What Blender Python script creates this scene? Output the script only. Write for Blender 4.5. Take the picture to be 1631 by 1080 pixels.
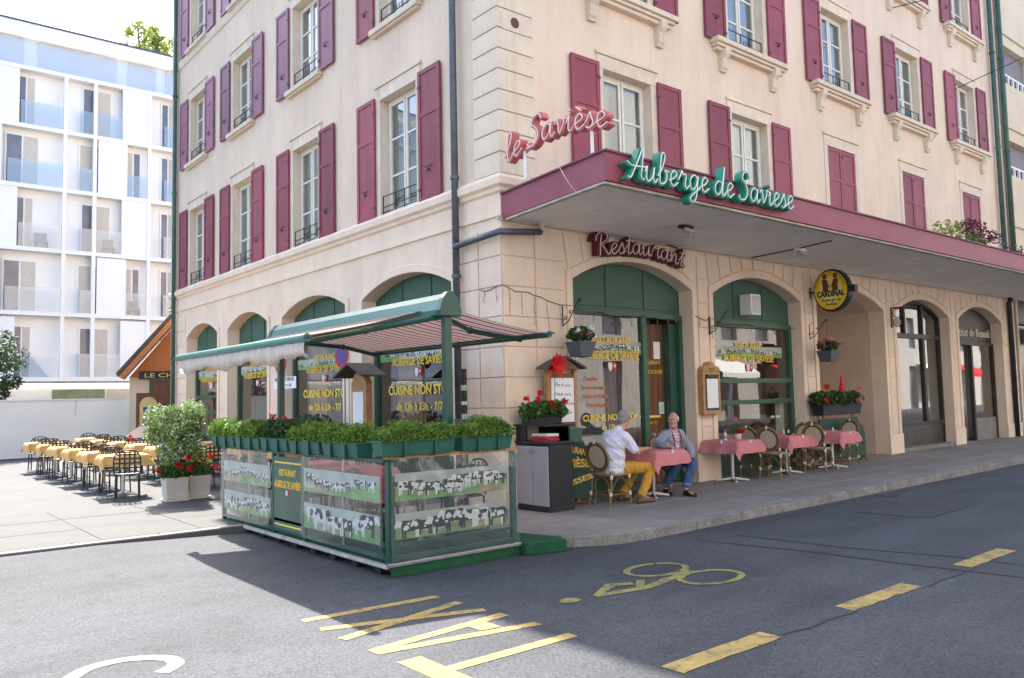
import bpy, bmesh, math, random
from mathutils import Vector, Matrix
R = math.radians
rnd = random.Random(7)
for o in list(bpy.data.objects): bpy.data.objects.remove(o, do_unlink=True)
sc = bpy.context.scene
COL = sc.collection
# ---------------------------------------------------------------- camera
cd = bpy.data.cameras.new('camera'); cam = bpy.data.objects.new('camera', cd); COL.objects.link(cam); sc.camera = cam
yaw, pit, rol = R(50.5552), R(4.1061), R(-1.2583)
fw = Vector((math.cos(pit)*math.cos(yaw), math.cos(pit)*math.sin(yaw), math.sin(pit)))
rt = Vector((math.sin(yaw), -math.cos(yaw), 0)); up = rt.cross(fw)
r2 = math.cos(rol)*rt+math.sin(rol)*up; u2 = -math.sin(rol)*rt+math.cos(rol)*up
m = Matrix((r2, u2, -fw)).transposed().to_4x4(); m.translation = (-7.62, -9.46, 1.65)
cam.matrix_world = m
cd.sensor_width = 36; cd.lens = 36*1291.67/1631; cd.clip_end = 2000; cd.clip_start = .05
# ---------------------------------------------------------------- sky, sun, exposure
SUN = Vector((.2, .88, 1)).normalized()
w = bpy.data.worlds.new('World'); sc.world = w; w.use_nodes = True
nt = w.node_tree; bg = nt.nodes['Background']; sk = nt.nodes.new('ShaderNodeTexSky'); sk.sky_type = 'NISHITA'
sk.sun_disc = False; sk.sun_elevation = math.asin(SUN.z); sk.sun_rotation = math.atan2(SUN.x, SUN.y)
sk.air_density = 1.0; sk.dust_density = 2.5; sk.ozone_density = 1.0
nt.links.new(sk.outputs[0], bg.inputs[0]); bg.inputs[1].default_value = .15
sl = bpy.data.lights.new('sun', 'SUN'); sl.energy = 3.7; sl.angle = R(.55); sl.color = (1, .955, .88)
so = bpy.data.objects.new('sun', sl); COL.objects.link(so); so.rotation_euler = SUN.to_track_quat('Z', 'Y').to_euler()
so.location = (5, 30, 40)
sc.view_settings.view_transform = 'Standard'; sc.view_settings.look = 'None'
sc.view_settings.gamma = 1; sc.view_settings.use_curve_mapping = False
sc.view_settings.exposure = 2.0
sc.render.engine = 'CYCLES'
sc.cycles.max_bounces = 8; sc.cycles.transparent_max_bounces = 16
# ---------------------------------------------------------------- materials
MATS = {}
def lin(c): return tuple(((x/255)/12.92 if x/255 <= .04045 else ((x/255+.055)/1.055)**2.4) for x in c)
def M(name, col, rough=.7, var=.12, scale=3., bump=0., bscale=60., metal=0., stretch=None, spec=.4, fine=.0, fscale=90., trans=0., streak=0., rand=0., worn=None, stain=0.):
    """procedural principled material: large patchy tone + fine grain + bump, object coordinates"""
    if name in MATS: return MATS[name]
    mt = bpy.data.materials.new(name); mt.use_nodes = True; n = mt.node_tree.nodes; L = mt.node_tree.links
    b = n['Principled BSDF']; b.inputs['Roughness'].default_value = rough; b.inputs['Metallic'].default_value = metal
    b.inputs['Specular IOR Level'].default_value = spec
    tc = n.new('ShaderNodeTexCoord'); src = tc.outputs['Object']
    if stretch:
        mp = n.new('ShaderNodeMapping'); mp.inputs['Scale'].default_value = stretch; L.new(src, mp.inputs[0]); src2 = mp.outputs[0]
    else: src2 = src
    nz = n.new('ShaderNodeTexNoise'); nz.inputs['Scale'].default_value = scale; nz.inputs['Detail'].default_value = 6; nz.inputs['Roughness'].default_value = .6
    L.new(src2, nz.inputs['Vector'])
    rp = n.new('ShaderNodeMapRange'); rp.inputs[1].default_value = .3; rp.inputs[2].default_value = .7; L.new(nz.outputs[0], rp.inputs[0])
    mx = n.new('ShaderNodeMix'); mx.data_type = 'RGBA'; L.new(rp.outputs[0], mx.inputs[0])
    mx.inputs[6].default_value = (*[max(0, c*(1-var)) for c in col[:3]], 1); mx.inputs[7].default_value = (*[min(1, c*(1+var)) for c in col[:3]], 1)
    out = mx.outputs[2]
    if fine:
        n2 = n.new('ShaderNodeTexNoise'); n2.inputs['Scale'].default_value = fscale; n2.inputs['Detail'].default_value = 3; L.new(src, n2.inputs['Vector'])
        r3 = n.new('ShaderNodeMapRange'); r3.inputs[1].default_value = .3; r3.inputs[2].default_value = .7; r3.inputs[3].default_value = 1-fine; r3.inputs[4].default_value = 1+fine; L.new(n2.outputs[0], r3.inputs[0])
        m2 = n.new('ShaderNodeMix'); m2.data_type = 'RGBA'; m2.blend_type = 'MULTIPLY'; m2.inputs[0].default_value = 1
        L.new(out, m2.inputs[6]); L.new(r3.outputs[0], m2.inputs[7]); out = m2.outputs[2]
    def mul(out, fac):
        q = n.new('ShaderNodeMix'); q.data_type = 'RGBA'; q.blend_type = 'MULTIPLY'; q.inputs[0].default_value = 1; L.new(out, q.inputs[6]); L.new(fac, q.inputs[7]); return q.outputs[2]
    def noisefac(sc, stretch_, lo, hi, a, b_, det=5):
        mp_ = n.new('ShaderNodeMapping'); mp_.inputs['Scale'].default_value = stretch_; L.new(src, mp_.inputs[0]); q = n.new('ShaderNodeTexNoise'); q.inputs['Scale'].default_value = sc; q.inputs['Detail'].default_value = det; q.inputs['Roughness'].default_value = .65; L.new(mp_.outputs[0], q.inputs['Vector'])
        r = n.new('ShaderNodeMapRange'); r.inputs[1].default_value = lo; r.inputs[2].default_value = hi; r.inputs[3].default_value = a; r.inputs[4].default_value = b_; L.new(q.outputs[0], r.inputs[0]); return r.outputs[0]
    if streak:                                 # rain streaks and soot
        out = mul(out, noisefac(5., (1, 1, .12), .48, .75, 1, 1-streak)); out = mul(out, noisefac(1.3, (1, 1, .8), .5, .78, 1, 1-streak*.8))
    if stain:                                  # oil spots and worn wheel tracks
        out = mul(out, noisefac(.9, (.35, 1.6, 1), .45, .75, 1.08, 1-stain)); out = mul(out, noisefac(3.2, (1, 1, 1), .60, .74, 1, 1-stain*.8, 3))
    if rand:                                   # every copy a little different
        oi = n.new('ShaderNodeObjectInfo'); r = n.new('ShaderNodeMapRange'); r.inputs[3].default_value = 1-rand; r.inputs[4].default_value = 1+rand; L.new(oi.outputs['Random'], r.inputs[0]); out = mul(out, r.outputs[0])
    if worn:                                   # paint rubbed away to what lies below
        q = n.new('ShaderNodeMix'); q.data_type = 'RGBA'; L.new(noisefac(11., (1, 1, 1), .50, .62, 0, worn[0], 9), q.inputs[0]); L.new(out, q.inputs[6]); q.inputs[7].default_value = (*worn[1], 1); out = q.outputs[2]
    L.new(out, b.inputs['Base Color'])
    if bump:
        n3 = n.new('ShaderNodeTexNoise'); n3.inputs['Scale'].default_value = bscale; n3.inputs['Detail'].default_value = 4; L.new(src2 if stretch else src, n3.inputs['Vector'])
        bp = n.new('ShaderNodeBump'); bp.inputs['Strength'].default_value = bump; bp.inputs['Distance'].default_value = .01; L.new(n3.outputs[0], bp.inputs['Height']); L.new(bp.outputs[0], b.inputs['Normal'])
    if trans:
        tr = n.new('ShaderNodeBsdfTranslucent'); L.new(out, tr.inputs[0]); ms = n.new('ShaderNodeMixShader'); ms.inputs[0].default_value = trans
        L.new(b.outputs[0], ms.inputs[1]); L.new(tr.outputs[0], ms.inputs[2]); L.new(ms.outputs[0], n['Material Output'].inputs[0])
    MATS[name] = mt; return mt
def glass(name, tint=(.9, .93, .92), refl=.12, rough=.0, alpha=None, wave=.0):
    if name in MATS: return MATS[name]
    mt = bpy.data.materials.new(name); mt.use_nodes = True; n = mt.node_tree.nodes; L = mt.node_tree.links; n.remove(n['Principled BSDF'])
    t = n.new('ShaderNodeBsdfTransparent'); t.inputs[0].default_value = (*tint, 1)
    g = n.new('ShaderNodeBsdfGlossy'); g.inputs['Roughness'].default_value = rough; g.inputs[0].default_value = (1, 1, 1, 1)
    fr = n.new('ShaderNodeLayerWeight'); fr.inputs[0].default_value = .5
    pw = n.new('ShaderNodeMath'); pw.operation = 'POWER'; pw.inputs[1].default_value = 4.; L.new(fr.outputs['Facing'], pw.inputs[0])
    mr = n.new('ShaderNodeMapRange'); mr.inputs[3].default_value = refl; mr.inputs[4].default_value = 1; L.new(pw.outputs[0], mr.inputs[0])
    if wave:
        tc = n.new('ShaderNodeTexCoord'); nz = n.new('ShaderNodeTexNoise'); nz.inputs['Scale'].default_value = 1.2; nz.inputs['Detail'].default_value = 1; L.new(tc.outputs['Object'], nz.inputs['Vector'])
        bp = n.new('ShaderNodeBump'); bp.inputs['Strength'].default_value = wave; bp.inputs['Distance'].default_value = .02; L.new(nz.outputs[0], bp.inputs['Height']); L.new(bp.outputs[0], g.inputs['Normal'])
    ms = n.new('ShaderNodeMixShader'); L.new(mr.outputs[0], ms.inputs[0]); L.new(t.outputs[0], ms.inputs[1]); L.new(g.outputs[0], ms.inputs[2]); last = ms
    if alpha:   # a milky film on clear plastic
        d = n.new('ShaderNodeBsdfDiffuse'); d.inputs[0].default_value = (*alpha[1], 1); m2 = n.new('ShaderNodeMixShader'); m2.inputs[0].default_value = alpha[0]
        L.new(ms.outputs[0], m2.inputs[1]); L.new(d.outputs[0], m2.inputs[2]); last = m2
    L.new(last.outputs[0], n['Material Output'].inputs[0]); MATS[name] = mt; return mt
def stripes(name, c1, c2, period, axis, duty=.5, trans=.35, c3=None):
    mt = M(name, c1, .85, .05, trans=trans); n = mt.node_tree.nodes; L = mt.node_tree.links
    tc = n.new('ShaderNodeTexCoord'); sp = n.new('ShaderNodeSeparateXYZ'); L.new(tc.outputs['Object'], sp.inputs[0])
    d = n.new('ShaderNodeMath'); d.operation = 'DIVIDE'; d.inputs[1].default_value = period; L.new(sp.outputs[axis], d.inputs[0])
    f = n.new('ShaderNodeMath'); f.operation = 'FRACT'; L.new(d.outputs[0], f.inputs[0])
    cr = n.new('ShaderNodeValToRGB'); cr.color_ramp.interpolation = 'CONSTANT'; e = cr.color_ramp.elements
    e[0].position = 0; e[0].color = (*c1, 1); e[1].position = duty; e[1].color = (*c2, 1)
    if c3: x = e.new(duty*.42); x.color = (*c3, 1); x = e.new(duty*.58); x.color = (*c1, 1)
    L.new(f.outputs[0], cr.inputs[0])
    for nd in n:
        if nd.type == 'BSDF_PRINCIPLED': L.new(cr.outputs[0], nd.inputs['Base Color'])
        if nd.type == 'BSDF_TRANSLUCENT': L.new(cr.outputs[0], nd.inputs[0])
    return mt
def leafmat(name, dark, light, scale=7., trans=.3):
    mt = M(name, dark, .55, .0, scale, trans=trans, spec=.35)
    for nd in mt.node_tree.nodes:
        if nd.type == 'MIX': nd.inputs[6].default_value = (*dark, 1); nd.inputs[7].default_value = (*light, 1)
    return mt

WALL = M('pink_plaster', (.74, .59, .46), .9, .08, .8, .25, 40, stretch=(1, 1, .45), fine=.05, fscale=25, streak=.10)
STONE = M('pale_stone', (.72, .61, .48), .9, .10, 2.5, .2, 50, fine=.05, streak=.15, rand=.05)
STONE2 = M('pink_stone', (.79, .635, .495), .9, .06, 1.6, .2, 50, fine=.04, streak=.09, rand=.035)
MAROON = M('maroon_paint', (.265, .052, .078), .55, .18, 2.2, .1, 90, fine=.06, fscale=14, rand=.2, streak=.2)
PURPLE = M('aged_maroon_paint', (.26, .095, .15), .5, .18, 2.2, .1, 90, rand=.22, streak=.15)
CANOPYRED = M('canopy_paint', (.25, .055, .085), .5, .15, 1.5, .05, 60)
CREAMFRAME = M('cream_frame', (.74, .70, .62), .5, .06, 3)
IRON = M('black_iron', (.018, .019, .022), .45, .2, 8, spec=.5)
GREEN = M('green_paint', (.035, .095, .065), .4, .14, 2.5, .05, 60)
GREENL = M('green_tympanum', (.04, .105, .072), .5, .12, 1.6, .05, 40)
GREENM = M('green_metal', (.007, .068, .05), .3, .1, 4, spec=.6)
PIPE = M('grey_zinc_pipe', (.10, .115, .135), .45, .25, 5, metal=.4)
PIPEG = M('green_copper_pipe', (.06, .12, .10), .5, .25, 5, metal=.2)
SOFFIT = M('white_slats', (.86, .83, .80), .7, .08, 1.5, fine=.04)
TRIM = M('dirty_white_trim', (.52, .47, .40), .75, .25, 5)
WOOD = M('brown_wood', (.14, .065, .03), .6, .35, 3, .1, 30, stretch=(6, 6, .5))
WOODL = M('light_wood', (.42, .23, .10), .6, .25, 3, .1, 30, stretch=(3, 3, 3))
WOODO = M('orange_wood', (.42, .17, .065), .6, .15, 3, stretch=(2, 2, 6))
SHINGLE = M('grey_shingle', (.09, .075, .065), .85, .35, 8, .3, 40)
WHITE = M('white_paint', (.80, .80, .78), .6, .04, 2)
PAPER = M('white_paper', (.80, .80, .79), .8, .02, 2)
BLACK = M('black_plastic', (.016, .018, .022), .45, .2, 6)
GREYP = M('grey_plastic', (.36, .35, .36), .55, .05, 3)
GOLD = M('gold_lettering', (.78, .50, .05), .45, .06, 5, spec=.5)
YELLOW = M('yellow_lettering', (.85, .66, .10), .5, .05, 5)
DARKROOM = M('dark_room_wood', (.26, .145, .07), .7, .35, 2, stretch=(3, 3, .4))
CURT = M('white_curtain', (.75, .74, .70), .9, .05, 2, trans=.3)
GLASS = glass('shop_glass', (.86, .89, .88), .14, .0, None, .06)
WGLASS = glass('window_glass', (.75, .80, .82), .12, .0, None, .08)
FILM2 = glass('hazy_plastic_sheet', (.92, .94, .94), .04, .12, (.05, (.60, .63, .62)), .35)
FILM = glass('clear_plastic_sheet', (.90, .93, .93), .08, .08, (.07, (.62, .66, .68)), .5)
BGLASS = glass('balcony_glass', (.86, .90, .94), .06, .03, (.12, (.78, .82, .87)))
CHROME = M('brushed_aluminium', (.62, .62, .62), .28, .08, 8, metal=.9)
ASPHALT = M('asphalt', (.058, .060, .067), .85, .22, .55, .6, 120, fine=.5, fscale=55, stain=.30)
ASPH2 = M('terrace_asphalt', (.105, .105, .105), .88, .12, .6, .4, 160, fine=.2, fscale=110)
SEAL = M('bitumen_seal', (.02, .021, .025), .7, .2, 4)
SLAB = M('dark_paving', (.225, .205, .188), .7, .22, 1.1, .2, 70, fine=.12, fscale=40, rand=.1, stain=.18)
LSLAB = M('light_paving', (.085, .083, .079), .85, .14, 1.3, .2, 70, fine=.08)
KERB = M('granite_kerb', (.215, .20, .178), .85, .3, 5, .4, 90, fine=.4, fscale=60)
MARK = M('yellow_road_paint', (.38, .275, .085), .8, .2, 5, .2, 90, fine=.15, fscale=50, worn=(.72, (.085, .08, .07)))
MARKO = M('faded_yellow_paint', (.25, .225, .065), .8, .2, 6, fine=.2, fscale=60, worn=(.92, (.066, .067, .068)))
# ---------------------------------------------------------------- mesh builder
IDT = lambda a, b, c: (a, b, c)
TB = IDT                                   # street facade: (along, depth, up)
TA = lambda s, d, z: (d, s, z)             # side facade
class MB:
    def __init__(s, T=IDT): s.v = []; s.f = []; s.mi = []; s.T = T; s.m = 0
    def add(s, vs, fs):
        o = len(s.v); s.v += [s.T(*p) for p in vs]
        for f in fs: s.f.append([i+o for i in f]); s.mi.append(s.m)
        return s
    def box(s, x0, x1, y0, y1, z0, z1):
        return s.add([(x0,y0,z0),(x1,y0,z0),(x1,y1,z0),(x0,y1,z0),(x0,y0,z1),(x1,y0,z1),(x1,y1,z1),(x0,y1,z1)],
                     [(0,3,2,1),(4,5,6,7),(0,1,5,4),(1,2,6,5),(2,3,7,6),(3,0,4,7)])
    def cbox(s, c, sz): return s.box(c[0]-sz[0]/2, c[0]+sz[0]/2, c[1]-sz[1]/2, c[1]+sz[1]/2, c[2]-sz[2]/2, c[2]+sz[2]/2)
    def prism(s, poly, d0, d1, ax='y'):
        n = len(poly)
        P = (lambda a, b, d: (a, d, b)) if ax == 'y' else ((lambda a, b, d: (a, b, d)) if ax == 'z' else (lambda a, b, d: (d, a, b)))
        vs = [P(a, b, d0) for a, b in poly]+[P(a, b, d1) for a, b in poly]
        fs = [list(range(n))[::-1], list(range(n, 2*n))]+[(i, (i+1) % n, n+(i+1) % n, n+i) for i in range(n)]
        return s.add(vs, fs)
    def quad(s, *p): return s.add(list(p), [tuple(range(len(p)))])
    def tube(s, pts, r, n=8, closed=False):
        pts = [Vector(p) for p in pts]; N = len(pts); rr = r if isinstance(r, (list, tuple)) else [r]*N
        vs = []; fs = []; prev = None
        for i, p in enumerate(pts):
            a = pts[(i-1) % N] if (i > 0 or closed) else p; b = pts[(i+1) % N] if (i < N-1 or closed) else p
            t = (b-a); t = t.normalized() if t.length > 1e-9 else Vector((0, 0, 1))
            if prev is None:
                prev = t.cross(Vector((0, 0, 1)))
                if prev.length < .1: prev = t.cross(Vector((1, 0, 0)))
            prev = (prev-t*prev.dot(t)); prev = prev.normalized() if prev.length > 1e-6 else t.orthogonal().normalized(); q = t.cross(prev)
            for k in range(n):
                an = 2*math.pi*k/n; vs.append(tuple(p+(prev*math.cos(an)+q*math.sin(an))*rr[i]))
        for i in range(N if closed else N-1):
            j = (i+1) % N
            for k in range(n): fs.append((i*n+k, i*n+(k+1) % n, j*n+(k+1) % n, j*n+k))
        if not closed: fs.append(tuple(range(n))[::-1]); fs.append(tuple((N-1)*n+k for k in range(n)))
        return s.add(vs, fs)
    def lathe(s, prof, c=(0, 0, 0), n=16, sx=1, sy=1):
        vs = []; fs = []
        for r, z in prof:
            for k in range(n): a = 2*math.pi*k/n; vs.append((c[0]+r*sx*math.cos(a), c[1]+r*sy*math.sin(a), c[2]+z))
        for i in range(len(prof)-1):
            for k in range(n): fs.append((i*n+k, i*n+(k+1) % n, (i+1)*n+(k+1) % n, (i+1)*n+k))
        fs.append(tuple(range(n))[::-1]); fs.append(tuple((len(prof)-1)*n+k for k in range(n)))
        return s.add(vs, fs)
    def ell(s, c, r, n=12, k=8):
        return s.lathe([(max(.001, math.sin(math.pi*i/k))*1, -math.cos(math.pi*i/k)*r[2]) for i in range(k+1)], c, n, r[0], r[1])
    def rbox(s, x0, x1, y0, y1, z0, z1, t):     # box whose top is narrower than its bottom by t (or wider if t<0)
        return s.add([(x0,y0,z0),(x1,y0,z0),(x1,y1,z0),(x0,y1,z0),(x0+t,y0+t,z1),(x1-t,y0+t,z1),(x1-t,y1-t,z1),(x0+t,y1-t,z1)],
                     [(0,3,2,1),(4,5,6,7),(0,1,5,4),(1,2,6,5),(2,3,7,6),(3,0,4,7)])
    def mesh(s, name, mats):
        me = bpy.data.meshes.new(name); me.from_pydata(s.v, [], s.f); mats = mats if isinstance(mats, (list, tuple)) else [mats]
        for k in mats: me.materials.append(k)
        if len(mats) > 1:
            for p, i in zip(me.polygons, s.mi): p.material_index = i
        return me
    def build(s, name, mats, parent=None, smooth=False, bevel=0., seg=2, recalc=True):
        me = s.mesh(name, mats)
        if recalc:
            b = bmesh.new(); b.from_mesh(me); bmesh.ops.recalc_face_normals(b, faces=b.faces); b.to_mesh(me); b.free()
        return link(name, me, parent, smooth, bevel, seg)
def link(name, me, parent=None, smooth=False, bevel=0., seg=2):
    o = bpy.data.objects.new(name, me); COL.objects.link(o)
    if parent: o.parent = parent
    if smooth:
        for p in me.polygons: p.use_smooth = True
    if bevel:
        k = o.modifiers.new('bevel', 'BEVEL'); k.width = bevel; k.segments = seg; k.limit_method = 'ANGLE'; k.angle_limit = R(35)
    return o
def tag(o, label=None, cat=None, group=None, kind=None):
    if label: o['label'] = label
    if cat: o['category'] = cat
    if group: o['group'] = group
    if kind: o['kind'] = kind
    return o
def empty(name, loc=(0, 0, 0), rz=0, label=None, cat=None, group=None):
    o = bpy.data.objects.new(name, None); COL.objects.link(o); o.location = loc; o.rotation_euler = (0, 0, rz); o.empty_display_size = .1
    return tag(o, label, cat, group)
def kids(o): return [c for c in bpy.data.objects if c.parent == o]
def copy_tree(o, loc, rz, label=None, parent=None):
    c = o.copy(); COL.objects.link(c); c.parent = parent
    if loc is not None: c.location = loc; c.rotation_euler = (0, 0, rz)
    if label: c['label'] = label
    for ch in kids(o):
        d = ch.copy(); COL.objects.link(d); d.parent = c
        for g in kids(ch): e = g.copy(); COL.objects.link(e); e.parent = d
    return c
def catmull(P, k=5, closed=False):
    P = [Vector(p) for p in P]; out = []; n = len(P)
    for i in range(n if closed else n-1):
        g = (lambda j: P[j % n]) if closed else (lambda j: P[min(max(j, 0), n-1)])
        a, b, c, d = g(i-1), g(i), g(i+1), g(i+2)
        for j in range(k):
            t = j/k; out.append(.5*((2*b)+(c-a)*t+(2*a-5*b+4*c-d)*t*t+(3*b-a-3*c+d)*t**3))
    if not closed: out.append(P[-1])
    return out
TXT = {}
def text(name, s, size, mat, origin, xdir, ydir, parent=None, align='CENTER', ext=.0015, width=None, shear=0, bold=0):
    """flat lettering: built-in font turned into a mesh standing in the plane (xdir, ydir)"""
    cu = bpy.data.curves.new(name, 'FONT'); cu.body = s; cu.size = size; cu.align_x = align; cu.extrude = ext; cu.resolution_u = 3; cu.shear = shear; cu.offset = bold*.62
    t = bpy.data.objects.new('t', cu); COL.objects.link(t); bpy.context.view_layer.update()
    dg = bpy.context.evaluated_depsgraph_get(); me = bpy.data.meshes.new_from_object(t.evaluated_get(dg)); bpy.data.objects.remove(t); bpy.data.curves.remove(cu)
    xd = Vector(xdir).normalized(); yd = Vector(ydir).normalized(); zd = xd.cross(yd); o = Vector(origin)
    xs = [v.co.x for v in me.vertices] or [0]; k = 1
    if width: k = width/max(1e-6, max(xs)-min(xs))
    for v in me.vertices: v.co = o+xd*v.co.x*k+yd*v.co.y+zd*v.co.z
    me.materials.clear(); me.materials.append(mat); me.name = name
    return link(name, me, parent)
def leaves(mb, n, sample, size, rg, asp=.55, droop=.0):
    for i in range(n):
        c = Vector(sample()); u = Vector((rg.gauss(0, 1), rg.gauss(0, 1), rg.gauss(0, .7)-droop)).normalized(); q = Vector((rg.gauss(0, 1), rg.gauss(0, 1), rg.gauss(0, 1)))
        v = u.cross(q).normalized(); k = size*rg.uniform(.65, 1.3); nn = u.cross(v)
        mb.add([tuple(c-u*k*.5), tuple(c+v*k*asp*.5+nn*k*.06), tuple(c+u*k*.5), tuple(c-v*k*asp*.5+nn*k*.06)], [(0, 1, 2, 3)])
def inell(c, r, rg, hollow=.45):
    while True:
        p = Vector((rg.uniform(-1, 1), rg.uniform(-1, 1), rg.uniform(-1, 1)))
        if hollow < p.length < 1: return (c[0]+p.x*r[0], c[1]+p.y*r[1], c[2]+p.z*r[2])
def gz(x): return .0068*max(0., x)         # the street climbs gently away to the right
# ================================================================ GROUND
def sheet(name, xs, ys, z, mat, parent=None, slope=True):
    mb = MB(); n = len(ys)
    for x in xs:
        for y in ys: mb.v.append((x, y, z+(gz(min(x, 45)) if slope else 0)))
    for i in range(len(xs)-1):
        for j in range(n-1): mb.f.append([i*n+j, (i+1)*n+j, (i+1)*n+j+1, i*n+j+1]); mb.mi.append(0)
    return mb.build(name, mat, parent)
road = tag(sheet('road', [-500, -60, 0, 10, 20, 45, 500], [-500, -12, 60, 500], -.12, ASPHALT), kind='structure')
# corner pavement: base slab with a rounded corner, kerb stones along its rim, paving slabs on top
rim = [(44, -2.72), (0.4, -2.72)] + [(-.1-1.35*math.sin(a)*.999, -1.42-1.3*math.cos(a)) for a in [R(6*i) for i in range(16)]] + [(-1.45, 1.44)]
pave = MB()
pl = [(44, 1.), (44, -2.70), (0.4, -2.70)]+[(-.1-1.33*math.sin(R(6*i)), -1.42-1.28*math.cos(R(6*i))) for i in range(16)]+[(-1.43, 1.44), (.3, 1.44), (.3, 1.)]
nn = len(pl); vs = [(x, y, -.13+gz(x)) for x, y in pl]+[(x, y, -.008+gz(x)) for x, y in pl]
pave.add(vs, [list(range(nn, 2*nn))]+[(i, (i+1) % nn, nn+(i+1) % nn, nn+i) for i in range(nn)])
sidewalk = tag(pave.build('pavement', SLAB), kind='structure')
def kerbs(path, parent, wd=.17, ln=1.0, top=.0, h=.16, inward=1):
    P = [Vector(p) for p in path]; d = [0]
    for a, b in zip(P, P[1:]): d.append(d[-1]+(b-a).length)
    def at(t):
        for i in range(len(P)-1):
            if t <= d[i+1]+1e-9: k = (t-d[i])/(d[i+1]-d[i]); return P[i].lerp(P[i+1], k), (P[i+1]-P[i]).normalized()
        return P[-1], (P[-1]-P[-2]).normalized()
    t = 0
    while t < d[-1]-.05 and t < 30:
        e = min(t+ln-.008, d[-1]); mb = MB(); ring = []
        for k in range(4):
            p, tg = at(t+(e-t)*k/3); nrm = Vector((-tg.y, tg.x))*-inward; q = p+nrm*wd; ring.append((p, q))
        vs = []
        for p, q in ring:
            g = gz(p.x); vs += [(p.x, p.y, top-h+g), (p.x+(q.x-p.x)*.10, p.y+(q.y-p.y)*.10, top+g-.001*rnd.random()), (q.x, q.y, top+g), (q.x, q.y, top-h+g)]
        fs = [(0, 1, 2, 3), (15, 14, 13, 12)]
        for k in range(3): fs += [(4*k+j, 4*k+4+j, 4*k+4+(j+1) % 4, 4*k+(j+1) % 4) for j in range(4)]
        mb.add(vs, fs); mb.build('kerb_stone', KERB, parent, bevel=.012); t += ln
kerbs(list(reversed(rim))[:], sidewalk, inward=-1)
slabs = {}
def slab(x0, x1, y0, y1, parent, mat, name='paving_slab', top=0.):
    key = (round(x1-x0, 3), round(y1-y0, 3), mat.name)
    if key not in slabs: slabs[key] = MB().box(0, x1-x0, 0, y1-y0, -.03, 0).mesh(name, mat)
    o = link(name, slabs[key], parent, bevel=.004, seg=1); o.location = (x0, y0, top+gz(x0)+rnd.uniform(-.0012, .0012)); o.rotation_euler = (rnd.uniform(-.0012, .0012), -math.atan(.0068) if x0 >= 0 else 0, 0)
for j in range(4):
    y = -2.54+j*.635; x = -.05+(.45 if j % 2 else 0)
    while x < 24: slab(x+.006, x+.894, y+.006, y+.629, sidewalk, SLAB); x += .9
for j in range(5): slab(-1.25, -.06-.45*0, -1.3+j*.54+.004, -1.3+j*.54+.536, sidewalk, SLAB)
# terrace square behind the apron
terr = MB(); terr.box(-120, -.0, 1.46, 90, -.14, -.006)
terrace = tag(terr.build('terrace_ground', ASPH2), kind='structure')
strip = tag(MB().box(-30, -1.46, 1.47, 5.3, -.006, -.003).build('tiled_path', LSLAB), kind='structure')
for i in range(11):
    for j in range(3):
        x = -1.46-1.22*(i+1); y = 1.64+j*1.22
        slab(x+.006, x+1.211, y+.006, y+1.211, strip, LSLAB, top=.004)
kerbs([(-1.46, 1.46), (-15, 1.46)], strip, top=.004, inward=1)
# the asphalt ramps up to the tiled path, almost flush at the left
ap = MB(); AX = [(-60, -.022), (-5.2, -.026), (-3.9, -.07), (-2.9, -.112), (-1.46, -.118)]
for x, zt in AX: ap.v += [(x, -.75, -.1195), (x, .4, -.1195+(zt+.1195)*.45), (x, 1.455, zt)]
for i in range(len(AX)-1):
    for j in range(2): ap.f.append([3*i+j, 3*i+3+j, 3*i+4+j, 3*i+1+j]); ap.mi.append(0)
tag(ap.build('road_ramp', ASPHALT, smooth=True), kind='structure')
# ---------------------------------------------------------------- road markings (paint lying on the asphalt)
ZR = -.116
def ribbon(mb, pts, wd):
    P = [Vector(p) for p in pts]
    L = []
    for i, p in enumerate(P):
        t = (P[min(i+1, len(P)-1)]-P[max(i-1, 0)]).normalized(); nrm = Vector((-t.y, t.x)); k = wd[i] if isinstance(wd, (list, tuple)) else wd; L.append((p+nrm*k/2, p-nrm*k/2))
    for (a, b), (c, d) in zip(L, L[1:]): mb.add([(a.x, a.y, ZR+gz(a.x)), (b.x, b.y, ZR+gz(b.x)), (d.x, d.y, ZR+gz(d.x)), (c.x, c.y, ZR+gz(c.x))], [(0, 1, 2, 3)])
def flat(mb, pts, dz=0): mb.add([(x, y, ZR+dz+gz(x)) for x, y in pts], [tuple(range(len(pts)))])
txi = empty('taxi_marking', (-4.05, -4.1, ZR), label='yellow TAXI lettering painted on the asphalt', cat='road marking')
def lt(name, fn): mb = MB(); fn(mb); mb.v = [(a+4.05, b+4.1, c-ZR) for a, b, c in mb.v]; mb.build(name, MARK, txi)
lt('letter_t', lambda m: (flat(m, [(-4.69, -5.32), (-4.69, -4.6), (-4.5, -4.6), (-4.5, -5.32)]), flat(m, [(-4.5, -5.01), (-4.5, -4.9), (-3.39, -4.9), (-3.39, -5.01)])))
lt('letter_a', lambda m: (flat(m, [(-4.70, -4.37), (-4.70, -4.22), (-3.40, -4.10), (-3.40, -4.21), (-4.5, -4.30)]), flat(m, [(-4.70, -4.37), (-4.5, -4.30), (-3.38, -4.50), (-3.38, -4.60)], .0), flat(m, [(-3.83, -4.40), (-3.83, -4.19), (-3.65, -4.20), (-3.65, -4.43)], .0006)))
lt('letter_x', lambda m: (ribbon(m, [(-4.71, -3.5), (-3.43, -3.93)], .1), ribbon(m, [(-4.71, -3.86), (-3.44, -3.58)], .1), [m.v.__setitem__(i, (m.v[i][0], m.v[i][1], m.v[i][2]+.0006)) for i in range(4, 8)]))
lt('letter_i', lambda m: ribbon(m, [(-4.71, -3.18), (-3.46, -3.27)], .1))
bm_ = MB()
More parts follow.
